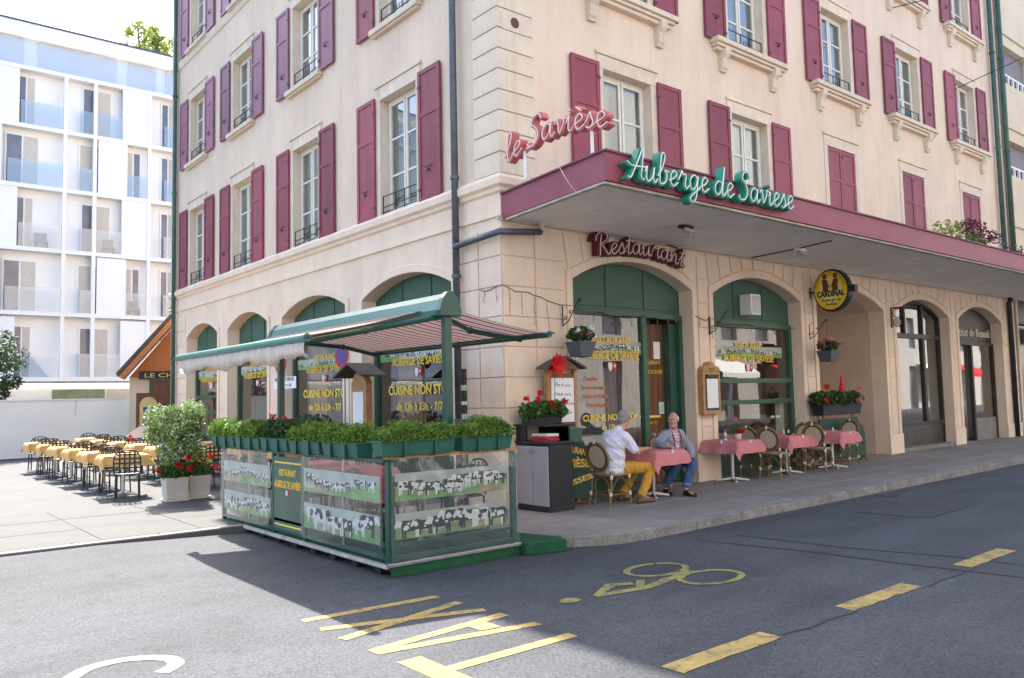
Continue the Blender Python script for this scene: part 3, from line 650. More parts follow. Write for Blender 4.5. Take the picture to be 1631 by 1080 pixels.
g = MB(TB); g.add([(x, .29, z) for x, z in cv]+[(b, .29, 3.08), (a, .29, 3.08)], [tuple(range(len(cv)+2))]); g.build('shop_pane', GLASS, aub, recalc=False)
# bay 5: beauty institute door and window
a, b = BB[4]
tymp(TB, a, b, 2.95, RISE, BRN, 1); bar(TB, a, b, 2.86, 2.95, BRN); bar(TB, a, a+.07, 0, 2.86, BRN); bar(TB, b-.07, b, 0, 2.86, BRN); bar(TB, 17.58, 17.68, 0, 2.86, BRN)
pane(TB, 17.68, b-.07, .75, 2.86); pane(TB, a+.07, 17.58, .1, 2.86, .34); MB(TB).box(17.68, b-.07, D0, D1, .05, .75).build('stall_riser', M('grey_stone', (.2, .19, .18), .6, .25, 3), aub)
text('shop_lettering', 'Institut de Beauté', .34, M('cream_letters', (.75, .68, .5), .6), (17.72, D0-.012, 3.12), (1, 0, 0), (0, 0, 1), aub, width=2.55, ext=.008)
# ---------------------------------------------------------------- gold lettering and painted cow friezes on the glass
MEADOW = M('meadow_print', (.20, .34, .12), .8, .35, 2.5, stretch=(1, 1, 2)); SKYP = M('sky_print', (.40, .45, .40), .8, .2, 2)
COWW = M('cow_white_print', (.72, .72, .69), .8, .05); COWB = M('cow_black_print', (.025, .025, .03), .8, .1); TAN = M('tan_print', (.45, .28, .16), .8, .3, 4)
def cow(mb, s, d, z, k, rg, flip=1):
    """flat printed cow, materials 0 white 1 black; (s along, d depth, z up), size k"""
    f = lambda pts: [(s+flip*x*k, d, z+y*k) for x, y in pts]
    def poly(pts, m, e): mb.m = m; p = f(pts); mb.add([(a, b-e, c) for a, b, c in p], [tuple(range(len(p)))])
    m0 = rg.choice((0, 1, 1)); m1 = 1-m0
    for lx in (-.42, -.3, .24, .36): poly([(lx-.045, -.42), (lx+.045, -.42), (lx+.055, .05), (lx-.055, .05)], m0 if rg.random() < .7 else 0, 0.0003*(1+int(lx > 0)))
    poly([(-.52, .12), (-.5, .26), (-.35, .31), (0, .27), (.3, .31), (.44, .27), (.5, .1), (.42, -.1), (.2, -.17), (-.2, -.16), (-.44, -.08)], m0, .0012)
    poly([(.40, .26), (.54, .29), (.62, .32), (.69, .27), (.80, .08), (.76, .01), (.68, .03), (.60, .10), (.48, -.02)], m1, .0018)
    poly([(.70, .12), (.80, .08), (.76, .01), (.69, .03)], 0, .0022); poly([(.58, .31), (.54, .38), (.57, .38), (.61, .32)], 0, .0024)
    for _ in range(4):
        cx, cy, rr = rg.uniform(-.35, .3), rg.uniform(-.02, .2), rg.uniform(.07, .15)
        poly([(cx+rr*rg.uniform(.7, 1.25)*math.cos(R(45*q)), cy+rr*.8*rg.uniform(.7, 1.2)*math.sin(R(45*q))) for q in range(8)], m1, .0026+.0003*_)
    mb.m = 1; poly([(-.52, .25), (-.60, .1), (-.58, -.2), (-.54, -.2), (-.54, .08), (-.48, .22)], m0, .0020)
def frieze(T, a, b, z0, z1, d, parent, seed, cows=9, k=None, name='cow_banner', th=.004, sz=.55, flowers=True, slope=0.):
    """printed strip of a cattle drive over a meadow"""
    rg = random.Random(seed); o = MB(T).box(a, b, d, d+th, z0, z1).build(name, SKYP, parent); h = z1-z0
    g = MB(T); n = 14; top = []
    for i in range(n+1): t = i/n; top.append((a+(b-a)*t, z0+h*(.46+.22*math.sin(t*5+seed)+.1*math.sin(t*11+seed*2))))
    g.add([(a, d-.0008, z0)]+[(x, d-.0008, z) for x, z in top]+[(b, d-.0008, z0)], [tuple(range(n+3))]); g.build('meadow', MEADOW, o, recalc=False)
    if flowers:
        g = MB(T); x0 = a+(b-a)*rg.uniform(.55, .75); w = (b-a)*.22
        g.add([(x0, d-.0014, z0+h*.03), (x0+w, d-.0014, z0+h*.1), (x0+w, d-.0014, z0+h*.28), (x0, d-.0014, z0+h*.2)], [(0, 1, 2, 3)]); g.build('trough', TAN, o, recalc=False)
    cows = int(cows*1.45)
    for i in range(cows):
        t = (i+.5+rg.uniform(-.18, .18))/cows; x = a+(b-a)*(.06+.88*t); kk = h*sz*rg.uniform(.8, 1.25); g = MB(T)
        cow(g, x, d-.0024-i*.0030/cows, z0+h*.5+h*.10*math.sin(t*7+seed)+h*rg.uniform(-.06, .06), kk, rg, 1 if (T is TB) else -1)
        g.build('cow', [COWW, COWB], o, recalc=False)
    return o
def pane_print(T, c, half, d, stop=True, cut=None, seed=1, parent=aub):
    xd = (1, 0, 0) if T is TB else (0, -1, 0); P = lambda s, dd, z: T(s, dd, z)
    frieze(T, c-half, c+half, 2.36, 2.58, d+.003, parent, seed, 9, name='window_frieze', sz=.5, flowers=False, th=.0015)
    text('gold_lettering', 'RESTAURANT', .15, GOLD, P(c, d-.006, 2.545), xd, (0, 0, 1), parent, width=.95, bold=.005)
    text('gold_lettering', 'AUBERGE DE SAVIÈSE', .2, GOLD, P(c, d-.008, 2.27), xd, (0, 0, 1), parent, width=min(1.75, half*1.72), bold=.006)
    sgn = 1 if T is TB else -1
    for s, m_ in ((-.055, COWW), (.055, M('flag_red', (.6, .03, .03), .6, .05))):
        x = c+s*sgn; g = MB(T); g.add([(x-.05, d-.006, 2.21), (x+.05, d-.006, 2.21), (x+.05, d-.006, 2.11), (x, d-.006, 2.05), (x-.05, d-.006, 2.11)], [(0, 1, 2, 3, 4)]); g.build('shield', m_, parent, recalc=False)
    x = c+.055*sgn; g = MB(T)
    g.add([(x-.028, d-.008, 2.165), (x+.028, d-.008, 2.165), (x+.028, d-.008, 2.145), (x-.028, d-.008, 2.145)], [(0, 1, 2, 3)]); g.add([(x-.01, d-.009, 2.185), (x+.01, d-.009, 2.185), (x+.01, d-.009, 2.125), (x-.01, d-.009, 2.125)], [(0, 1, 2, 3)]); g.build('shield_cross', COWW, parent, recalc=False)
    if stop:
        text('yellow_lettering', 'CUISINE NON STOP', .24, YELLOW, P(c, d-.006, 1.74), xd, (0, 0, 1), parent, width=min(2.05, half*1.75), bold=.010)
        text('yellow_lettering', 'de 12h à 23h - 7/7', .2, YELLOW, P(c, d-.006, 1.46), xd, (0, 0, 1), parent, width=min(1.5, half*1.3), bold=.007)
pane_print(TB, 2.62, .80, .275, False, seed=3); pane_print(TB, 6.66, 1.2, .275, False, seed=5)
text('yellow_lettering', 'CUISINE NON STOP', .15, YELLOW, (2.55, .27, 1.22), (1, 0, 0), (0, 0, 1), aub, width=1.35, bold=.005); text('yellow_lettering', 'de 12h à 23h', .13, YELLOW, (2.65, .27, 1.06), (1, 0, 0), (0, 0, 1), aub, bold=.004); text('yellow_lettering', '7/7', .13, YELLOW, (2.7, .27, .9), (1, 0, 0), (0, 0, 1), aub, bold=.004)
ORG = M('orange_lettering', (.75, .16, .04), .6, .05)
for k, s in enumerate(('Fondue', 'Terroir ou Fromage', 'Croûte ou Morilles', 'Menu du jour')): text('orange_lettering', s, .11, ORG, (2.1+.05*k, .27, 1.90-.15*k), (1, 0, 0), (0, 0, 1), aub, shear=.3, width=[.34, .55, .58, .5][k])
pane_print(TA, 2.78, 1.33, .275, True, seed=2); pane_print(TA, 6.45, 1.33, .275, True, seed=4); pane_print(TA, 10.07, 1.1, .275, False, seed=6); pane_print(TA, 13.35, 1.1, .275, False, seed=8)
# table linen, curtains and furniture just inside the windows
for ti, (x, y) in enumerate(((1.9, 1.3), (5.9, 1.4), (7.3, 1.5), (1.4, 3.4), (1.3, 6.6), (1.4, 10), (1.4, 13.2))):
    t_ = empty('indoor_table', (x, y, 0), label='white-clothed indoor table behind the '+['show window by the door', 'left half of the second street arch', 'right half of the second street arch', 'nearest side arch', 'second side arch', 'third side arch', 'farthest side arch'][ti], cat='table', group='tables inside the restaurant')
    MB().tube([(0, 0, 0), (0, 0, .72)], .04, 8).build('pedestal', IRON, t_); MB().box(-.4, .4, -.4, .4, .72, .74).build('tabletop', WOOD, t_); MB().rbox(-.43, .43, -.43, .43, .5, .742, .02).build('cloth', CURT, t_)
for T, a, b in ((TB, 5.3, 5.55), (TB, 7.75, 8.05), (TA, 12.3, 12.7), (TA, 5.2, 5.4), (TA, 1.5, 1.7)):
    g = MB(T); vs = []; n = 12
    for i in range(n+1): s = a+(b-a)*i/n; d = .42+.03*math.sin(i*2.1); vs += [(s, d, .7), (s, d, 2.9 if T is TA else 1.5)]
    g.add(vs, [(2*i, 2*i+2, 2*i+3, 2*i+1) for i in range(n)]); g.build('curtain', CURT, aub)
dc = empty('display_case', (2.2, .75, 0), label='low glass-topped display case behind the show window beside the door', cat='display case')
MB().box(-.6, .6, -.2, .3, 0, .95).build('case_body', WHITE, dc, bevel=.01); MB().add([(-.6, -.2, .95), (.6, -.2, .95), (.35, .2, 1.55), (-.6, .2, 1.55), (-.6, .3, .95), (.6, .3, .95), (.6, .3, 1.55), (-.6, .3, 1.55)], [(0, 1, 2, 3)]).build('case_glass', BGLASS, dc)
# ---------------------------------------------------------------- script lettering (neon tubes on channel letters)
G = {
 'l': ([[(0,.22),(.16,.5),(.25,.88),(.17,1.),(.10,.82),(.11,.2),(.19,0),(.32,.14)]], .30),
 'L': ([[(.30,.86),(.24,1.0),(.15,.9),(.14,.4),(.06,.05),(.2,.06),(.42,.1)]], .40),
 'e': ([[(0,.16),(.19,.26),(.29,.40),(.19,.5),(.08,.36),(.08,.12),(.18,0),(.36,.15)]], .36),
 'è': ([[(0,.16),(.19,.26),(.29,.40),(.19,.5),(.08,.36),(.08,.12),(.18,0),(.36,.15)], [(.08,.76),(.24,.62)]], .36),
 'a': ([[(.32,.40),(.2,.5),(.06,.36),(.04,.14),(.14,0),(.27,.16),(.34,.48),(.32,.12),(.38,0),(.47,.13)]], .46),
 'v': ([[(0,.36),(.06,.5),(.12,.38),(.17,.02),(.31,.32),(.32,.5),(.42,.44)]], .40),
 'i': ([[(0,.28),(.08,.48),(.07,.1),(.14,0),(.24,.13)], [(.10,.66),(.12,.74)]], .23),
 's': ([[(0,.13),(.17,.50),(.19,.42),(.26,.2),(.19,.01),(.05,.05)], [(.2,.02),(.34,.14)]], .33),
 'S': ([[(.47,.80),(.40,1.),(.2,.97),(.14,.76),(.3,.55),(.38,.28),(.27,.03),(.08,.0),(0,.16)]], .50),
 'A': ([[(-.02,.04),(.1,.06),(.33,.66),(.46,1.),(.46,.55),(.44,.1),(.55,.02)], [(-.06,.50),(.1,.40),(.34,.40),(.58,.42)]], .56),
 'u': ([[(0,.28),(.07,.48),(.06,.12),(.14,0),(.27,.16),(.33,.48),(.31,.12),(.37,0),(.47,.13)]], .46),
 'b': ([[(0,.22),(.15,.5),(.24,.9),(.16,1.),(.1,.84),(.08,.12),(.16,0),(.3,.1),(.33,.34),(.26,.44),(.42,.42)]], .41),
 'r': ([[(0,.22),(.09,.44),(.13,.56),(.17,.44),(.29,.44),(.27,.12),(.33,0),(.43,.13)]], .42),
 'g': ([[(.32,.40),(.2,.5),(.06,.36),(.06,.12),(.16,0),(.28,.16),(.34,.48),(.3,-.2),(.18,-.4),(.07,-.26),(.46,.13)]], .45),
 'd': ([[(.32,.38),(.2,.48),(.06,.34),(.04,.12),(.14,0),(.28,.16),(.36,.6),(.40,1.),(.34,.12),(.4,0),(.5,.13)]], .49),
 't': ([[(0,.22),(.13,.5),(.2,.86),(.12,.12),(.19,0),(.31,.13)], [(.02,.60),(.32,.64)]], .30),
 'n': ([[(0,.28),(.07,.48),(.06,.02),(.15,.38),(.26,.48),(.3,.3),(.28,.1),(.35,0),(.45,.13)]], .44),
 'R': ([[(.10,0),(.13,.5),(.2,.95)], [(-.06,.66),(0,.92),(.2,1.04),(.42,.92),(.40,.68),(.2,.52),(.30,.3),(.46,.02),(.56,.10)]], .54)}
def neon(name, s, size, place, face, tube, parent, depth=.12, wide=.09, sx=1.):
    """each glyph: a channel body following the strokes, and a glass tube on its face; place(u, v, out) -> world point"""
    x = 0; e = 0
    for ch in s:
        if ch == ' ': x += .22; continue
        strokes, adv = G[ch]; gb = MB(); gt = MB()
        for st in strokes:
            p = catmull([(a, b, 0) for a, b in st], 4); L = []
            for i, q in enumerate(p):
                t = (p[min(i+1, len(p)-1)]-p[max(i-1, 0)]); t = t.normalized() if t.length > 1e-6 else Vector((1, 0, 0)); nm = Vector((-t.y, t.x, 0)); k = wide/size/2
                L.append((q+nm*k, q-nm*k))
            e += 1; off = .0015*(e % 5); vs = []
            for a_, b_ in L:
                for w_ in (a_, b_):
                    for dd in (0, depth+off+.0004*(len(vs)//4)): vs.append(place((x+w_.x)*size*sx, w_.y*size, dd))
            fs = []
            for i in range(len(L)-1):
                o = 4*i; fs += [(o+1, o+3, o+7, o+5), (o, o+4, o+6, o+2), (o, o+1, o+5, o+4), (o+2, o+6, o+7, o+3)]
            o = 4*(len(L)-1); fs += [(0, 2, 3, 1), (o, o+1, o+3, o+2)]
            gb.add(vs, fs)
            gt.tube([place((x+q.x)*size*sx, q.y*size, depth+.025) for q in p], .0095, 6)
        b_ = gb.build('channel_letter', face, parent); gt.build('neon_tube', tube, b_, smooth=True); x += adv
    return x*size*sx
TUBEW = M('white_glass_tube', (.78, .76, .74), .25, .03, spec=.6); TUBEP = M('pale_pink_tube', (.80, .66, .64), .25, .03, spec=.6)
JADE = M('jade_channel', (.02, .26, .17), .4, .2, 6); CORAL = M('coral_channel', (.56, .15, .14), .45, .2, 6); DRED = M('dark_red_channel', (.11, .012, .018), .45, .3, 6)
wid = lambda s: sum(.22 if c == ' ' else G[c][1] for c in s)
sg = empty('green_neon_sign', (1.8, -2.6, 4.4), label='green script neon sign reading Auberge de Savièse on the canopy front', cat='sign')
s_ = 'Auberge de Saviese'; SZ = .42; sx = 3.78/(wid(s_)*SZ)
neon('auberge', s_, SZ, lambda u, v, d: (-.06+u+.10*v-1.8, -2.53-d+2.6, 4.385+v*1.0+.022*u-4.4), JADE, TUBEW, sg, .10, .05, sx)
MB().box(-1.75, 1.95, .055, .07, .06, .10).build('sign_rail', TRIM, sg)
sg = empty('red_neon_sign', (-.25, -1.6, 4.72), label='coral red script neon sign reading Le Savièse above the canopy end', cat='sign')
s_ = 'le Savièse'; SZ = .40; sx = 2.05/(wid(s_)*SZ)
def arch_le(u, v, d):
    t = u/2.05; z = .26+.30*math.sin(math.pi*min(1, .08+t*.86))**1.0*.62+v*1.0; return (-.0-d+.06, 1.10-u-.06*v, z)
neon('saviese', s_, SZ, arch_le, CORAL, TUBEP, sg, .10, .052, sx)
for y in (.72, -.62): MB().tube([(.0, y, -.0), (.0, y, .42)], .022, 8).build('support_post', WHITE, sg)
MB().tube([(.02, 1.0, .32), (.02, .5, .46), (.02, 0, .52), (.02, -.5, .47), (.02, -.9, .36)], .018, 6).build('support_bar', CORAL, sg)
sg = empty('dark_red_neon_sign', (2.95, -.03, 4.0), label='dark red script neon sign reading Restaurant over the entrance arch', cat='sign')
s_ = 'Restaurant'; SZ = .40; sx = 2.22/(wid(s_)*SZ)
neon('restaurant', s_, SZ, lambda u, v, d: (-1.08+u+.08*v+(u-1.1)*v*.10, -.02-d, -.075+.13*math.sin(math.pi*(u+.1)/2.4)+v*.92), DRED, TUBEP, sg, .12, .075, sx)
MB().tube([(-1.1+2.25*i/10, -.03, .30+.10*math.sin(math.pi*i/10)) for i in range(11)], .012, 6).build('support_bar', IRON, sg)
# ---------------------------------------------------------------- round brewery sign, on a bracket out from the pier
cs = empty('round_sign', (8.6, -.55, 3.77), label='round yellow brewery sign lettered CARDINAL sticking out beside the passage', cat='sign')
def disc(r, x0, x1, n=40): return MB().prism([(r*math.cos(2*math.pi*k/n), r*1.13*math.sin(2*math.pi*k/n)) for k in range(n)], x0, x1, 'x')
disc(.405, -.09, .09).build('sign_rim', M('navy_rim', (.012, .014, .035), .4, .1), cs, bevel=.02); YS = M('yellow_enamel', (.80, .55, .02), .35, .06, 3)
disc(.365, -.105, .105).build('sign_face', YS, cs); disc(.27, -.1065, .1065).build('sign_centre', M('pale_yellow_enamel', (.80, .68, .20), .35, .15, 4), cs)
NAVY = M('navy_lettering', (.01, .012, .05), .5, .05)
text('sign_lettering', 'CARDINAL', .17, NAVY, (-.109, 0, -.13), (0, -1, 0), (0, 0, 1), cs, width=.62, bold=.012)
text('sign_lettering', 'Auberge de', .09, NAVY, (-.109, 0, -.235), (0, -1, 0), (0, 0, 1), cs, shear=.35, bold=.002); text('sign_lettering', 'Savièse', .09, NAVY, (-.109, 0, -.32), (0, -1, 0), (0, 0, 1), cs, shear=.35, bold=.002)
for i, ch in enumerate('BIERE·SUISSE·FRIBOURG'):
    an = R(165-150*i/20); p = (-.1085, -.315*math.cos(an), .355*math.sin(an)); tn = (0, -math.sin(an), -math.cos(an)); text('sign_lettering', ch, .06, NAVY, p, tn, (0, -math.cos(an), math.sin(an)), cs)
BRF = M('brown_figure_print', (.12, .05, .02), .6, .3, 12)
for s in (-1, 1):
    g = MB(); f = lambda pts, e: g.add([(-.109-e, -s*x, z) for x, z in pts], [tuple(range(len(pts)))])
    f([(.05, -.02), (.17, -.02), (.17, .12), (.19, .22), (.13, .25), (.07, .22), (.04, .12)], 0); f([(.08, .25), (.16, .25), (.17, .31), (.12, .34), (.07, .31)], .0005); f([(.02, .10), (.10, .18), (.10, .13), (.02, .06)], .001); f([(.06, .32), (.18, .32), (.16, .35), (.08, .35)], .0015)
    g.build('printed_figure', BRF, cs, recalc=False)
MB().box(-.02, .02, .10, .55, -.02, .02).box(-.03, .03, .51, .55, -.12, .12).build('wall_bracket', IRON, cs)
MB().box(-.06, .06, -.52, -.40, -.07, .07).build('lamp_box', IRON, cs)
def off(l): return lambda x, y, z: (x-l[0], y-l[1], z-l[2])
BOX1 = leafmat('boxwood_leaves', (.05, .115, .018), (.24, .40, .06), 9); DKLEAF = leafmat('dark_leaves', (.018, .05, .015), (.07, .15, .04), 8)
LTLEAF = leafmat('pale_variegated_leaves', (.055, .14, .02), (.34, .46, .12), 12); GERL = leafmat('geranium_leaves', (.03, .09, .02), (.13, .25, .06), 10)
TREEL = leafmat('tree_leaves', (.02, .05, .015), (.08, .14, .04), 3); LIMEL = leafmat('lime_leaves', (.12, .18, .03), (.45, .50, .12), 5); PURL = leafmat('purple_maple_leaves', (.06, .012, .018), (.16, .04, .05), 6)
RED = M('red_petals', (.62, .012, .014), .55, .15, 9, trans=.15); PINKP = M('pink_petals', (.66, .18, .22), .6, .15, 9); MAUVE = M('mauve_petals', (.40, .12, .32), .6, .2, 9); WHITEP = M('white_petals', (.75, .74, .72), .6, .1, 9)
SOIL = M('soil', (.04, .028, .02), .95, .3, 30); BARK = M('bark', (.10, .075, .05), .9, .3, 12, .4, 30)
# ================================================================ TERRACE ENCLOSURE
EL = (-3.35, -2.28, 0); T_ = off(EL)
enc = empty('terrace_enclosure', EL, label='green framed street terrace enclosure hung with printed cow banners', cat='enclosure')
def eb(name, mat, *boxes, bevel=.004):
    g = MB(T_)
    for b_ in boxes: g.box(*b_)
    return g.build(name, mat, enc, bevel=bevel)
CARPET = M('green_carpet', (.012, .085, .035), .95, .3, 12, .6, 160, fine=.3, fscale=140)
eb('floor_deck', CARPET, (-3.33, -1.74, -2.28, 2.36, -.02, .012))
eb('carpet_skirt', CARPET, (-3.37, -1.74, -2.335, -2.315, -.118, -.012))
eb('deck_end', GREENM, (-1.76, -1.70, -2.34, -2.24, -.118, .0))
eb('edge_strip', CHROME, (-3.40, -1.70, -2.355, -2.295, -.012, .022)); eb('edge_strip', M('worn_white_rail', (.45, .42, .38), .5, .3, 8), (-3.41, -3.355, -2.29, 2.36, -.035, .002))
for y in (2.33, .57, -.34): eb('post', GREENM, (-3.375, -3.325, y-.025, y+.025, .0, 1.01))
eb('post', GREENM, (-3.39, -3.32, -2.315, -2.245, .0, 1.03)); eb('post', GREENM, (-1.79, -1.73, -2.32, -2.26, .0, 1.04)); eb('post', GREENM, (-1.79, -1.74, 2.30, 2.35, .0, 1.01))
eb('top_rail', GREENM, (-3.40, -3.31, -2.24, 2.36, 1.012, 1.05)); eb('top_rail', GREENM, (-3.32, -1.74, 2.30, 2.34, 1.012, 1.05)); eb('top_batten', WOODL, (-3.41, -1.72, -2.335, -2.25, 1.05, 1.085))
for z in (.04, .165): eb('low_rail', GREENM, (-3.372, -3.332, -2.24, 2.31, z, z+.04)); eb('low_rail', GREENM, (-3.32, -1.79, -2.305, -2.27, z, z+.04))
for y in (1.45, -1.25): eb('upright', CHROME, (-3.34, -3.322, y-.009, y+.009, .06, 1.01))
for k in range(9): eb('deck_foot', BLACK, (-3.36, -3.24, -2.1+k*.5, -1.98+k*.5, -.12, -.036))
eb('deck_beam', BLACK, (-3.33, -3.28, -2.28, 2.3, -.08, -.022))
frieze(lambda s, d, z: T_(-3.352+d, s, z), .62, 2.27, .56, .84, -.03, enc, 11, 13, name='cow_banner', sz=.42); frieze(lambda s, d, z: T_(-3.352+d, s, z), .62, 2.25, .17, .43, -.03, enc, 12, 6, name='cow_banner', sz=.75)
frieze(lambda s, d, z: T_(-3.352+d, s, z), -2.13, -.36, .60, .87, -.03, enc, 13, 11, name='cow_banner', sz=.5); frieze(lambda s, d, z: T_(-3.352+d, s, z), -2.13, -.37, .18, .47, -.03, enc, 14, 5, name='cow_banner', sz=.95)
frieze(lambda s, d, z: T_(s, -2.29+d, z), -3.30, -1.84, .62, .90, -.005, enc, 15, 9, name='cow_banner', sz=.62); frieze(lambda s, d, z: T_(s, -2.29+d, z), -3.30, -1.86, .24, .50, -.005, enc, 16, 5, name='cow_banner', sz=.95)
sp = eb('sign_panel', M('sign_green', (.085, .135, .095), .5, .2, 2.5), (-3.372, -3.36, -.30, .54, .07, .97))
for z in (.89, .12): MB(T_).box(-3.376, -3.372, -.27, .51, z, z+.02).build('gold_line', YELLOW, sp)
sp.parent = enc
text('sign_lettering', 'RESTAURANT', .11, GOLD, T_(-3.376, .12, .74), (0, -1, 0), (0, 0, 1), sp, width=.5, bold=.006); text('sign_lettering', 'AUBERGE DE SAVIÈSE', .12, GOLD, T_(-3.376, .12, .59), (0, -1, 0), (0, 0, 1), sp, width=.76, bold=.006)
for s, m_ in ((.025, COWW), (-.03, MATS['flag_red'])): MB(T_).box(-3.3755, -3.372, .12+s-.022, .12+s+.022, .50, .56).build('shield', m_, sp)
g = MB(T_); n = 26; k = 14; vs = []
for i in range(n+1):
    for j in range(k+1):
        x = -3.385+1.65*i/n; z = .03+1.03*j/k; w_ = .010*math.sin(i*.9+j*.35)+.010*math.sin(i*.37-j*.8+2)+(.018*math.sin(i*1.7+2*j) if j > k*.7 else 0); vs.append((x, -2.352-abs(w_)*.9, z))
g.add(vs, [(i*(k+1)+j, (i+1)*(k+1)+j, (i+1)*(k+1)+j+1, i*(k+1)+j+1) for i in range(n) for j in range(k)]); g.build('plastic_sheet', FILM, enc, smooth=True, recalc=False)
for y0, y1 in ((-2.24, -.36), (.60, 2.30)):
    g = MB(T_); n = 20; k = 8; vs = []
    for i in range(n+1):
        for j in range(k+1): vs.append((-3.412-.006*abs(math.sin(i*.8+j*.5)+math.sin(i*.31-j*.9)), y0+(y1-y0)*i/n, .06+.95*j/k))
    g.add(vs, [(i*(k+1)+j, (i+1)*(k+1)+j, (i+1)*(k+1)+j+1, i*(k+1)+j+1) for i in range(n) for j in range(k)]); g.build('plastic_sheet', FILM2, enc, smooth=True, recalc=False)
tag(MB().prism([(-1.69, -2.42), (-1.2, -2.56), (-1.1, -2.36), (-1.40, -1.2), (-1.69, -1.2)], -.118, .015, 'z').build('carpet_mat', CARPET, bevel=.012), 'green carpet mat folded over the kerb at the enclosure corner', 'mat')
# ---------------------------------------------------------------- planter boxes on the rails
PGR = M('green_planter_plastic', (.022, .11, .082), .45, .15, 5)
def planter(x0, x1, y0, y1, z, label, seed, leaf, h=.24, n=900, sz=.035, ribs=5, extra=None, irregular=.03):
    rg = random.Random(seed); L = ((x0+x1)/2, (y0+y1)/2, z); p = empty('planter_box', L, label=label, cat='planter', group='green planters on the terrace rail'); a, b = (x1-x0)/2, (y1-y0)/2
    g = MB(); g.rbox(-a+.025, a-.025, -b+.025, b-.025, 0, .15, -.022); g.box(-a-.006, a+.006, -b-.006, b+.006, .14, .158); g.build('box', PGR, p, bevel=.006)
    long_y = b > a; m_ = max(a, b)
    for k in range(ribs):
        t = -m_+.08+(2*m_-.16)*k/(ribs-1) if ribs > 1 else 0
        if k in (1, ribs-2): (MB().box(-a-.014, a+.014, t-.012, t+.012, -.012, .16) if long_y else MB().box(t-.012, t+.012, -b-.014, b+.014, -.012, .16)).build('hanger', GREENM, p)
    MB().box(-a+.012, a-.012, -b+.012, b-.012, .125, .143).build('soil', SOIL, p)
    hedge = leaf is BOX1
    g = MB(); lumps = [(rg.uniform(-a*.75, a*.75), rg.uniform(-b*.8, b*.8), .14+h*rg.uniform(.35, .6), rg.uniform(.75, 1.15)) for _ in range(int(13*m_/.4))]
    ph = [rg.uniform(0, 6) for _ in range(4)]
    def smp():
        if hedge:                              # continuous clipped hedge with an uneven top and bulging sides
            while True:
                x, y, t = rg.uniform(-1, 1), rg.uniform(-1, 1), rg.random()
                s_ = (y if long_y else x)*m_; top = h*(.70+.16*math.sin(s_*9+ph[0])+.10*math.sin(s_*23+ph[1])+rg.uniform(-.06, .10)); e_ = (1-t**5)**.5
                if max(abs(x), abs(y), t) > .58 or rg.random() < .25: return (x*(a-.005)*(.7+.3*e_) if not long_y else x*(a+.045)*(.6+.4*e_), y*(b+.05)*(.6+.4*e_) if not long_y else y*(b-.005), .15+top*t)
        l = rg.choice(lumps); return inell(l[:3], ((.15 if not long_y else .12)*l[3], (.12 if not long_y else .15)*l[3], h*.55*l[3]), rg, .55)
    leaves(g, int(n*2.6), smp, sz*1.08, rg); g.build('foliage', leaf, p, recalc=False)
    if extra:
        g = MB()
        for _ in range(extra[1]):
            c = (rg.uniform(-a*.8, a*.8), rg.uniform(-b*.8, b*.8), .15+h*rg.uniform(.7, 1.2)); leaves(g, 26, lambda: inell(c, (.045, .045, .035), rg, .2), .03, rg, .9)
        tag(g.build('flowers', extra[0], p, recalc=False), kind='stuff')
    return p
planter(-3.50, -3.28, 1.63, 2.50, 1.05, 'farthest planter box on the long rail, with loose feathery green plants', 1, BOX1, .26, 1100, .04)
planter(-3.50, -3.28, .74, 1.58, 1.05, 'second planter box from the far end, plants trailing over its rim', 2, BOX1, .24, 1100, .042)
planter(-3.50, -3.28, -.12, .69, 1.05, 'middle planter box on the long rail with one red bloom', 3, DKLEAF, .24, 1100, .04, extra=(RED, 2))
planter(-3.50, -3.28, -.99, -.17, 1.05, 'planter box with clipped green shrubs left of the sign corner', 4, BOX1, .23, 1300, .035)
planter(-3.50, -3.28, -1.87, -1.05, 1.05, 'planter box with bright shrubs next to the enclosure corner', 5, BOX1, .23, 1400, .033)
planter(-3.52, -2.62, -2.42, -2.20, 1.086, 'wide planter box with clipped boxwood on the front corner', 6, BOX1, .22, 2400, .028)
planter(-2.54, -1.84, -2.42, -2.20, 1.086, 'short planter box with rounded boxwood beside the grey cabinet', 7, BOX1, .24, 2000, .028)
# ================================================================ DOUBLE AWNING
AL = (-2.43, .25, .012); T_ = off(AL)
aw = empty('double_awning', AL, label='freestanding double-sided awning with striped cloth and green frame', cat='awning')
for y in (-2.0, 2.48):
    MB(T_).box(-2.475, -2.385, y-.045, y+.045, .012, 2.62).build('post', GREENM, aw, bevel=.01); MB(T_).box(-2.56, -2.30, y-.13, y+.13, .012, .03).build('post_base', GREENM, aw)
gp = [(-.125, 2.58), (.125, 2.58), (.135, 2.64), (.09, 2.76), (.03, 2.83), (-.03, 2.83), (-.09, 2.76), (-.135, 2.64)]
MB(T_).prism([(-2.43+a_, z) for a_, z in gp], -2.0, 2.58).build('ridge_housing', M('ridge_green', (.05, .17, .14), .35, .1, 3), aw, bevel=.008)
for y in (-2.10, 2.58): MB(T_).prism([(-2.43+a_*1.12, 2.70+(z-2.70)*1.14) for a_, z in gp], y, y+.10).build('end_cap', GREENM, aw, bevel=.012)
STR = stripes('striped_cloth', (.66, .53, .43), (.27, .035, .035), .205, 1, .70, .45, (.48, .22, .17))
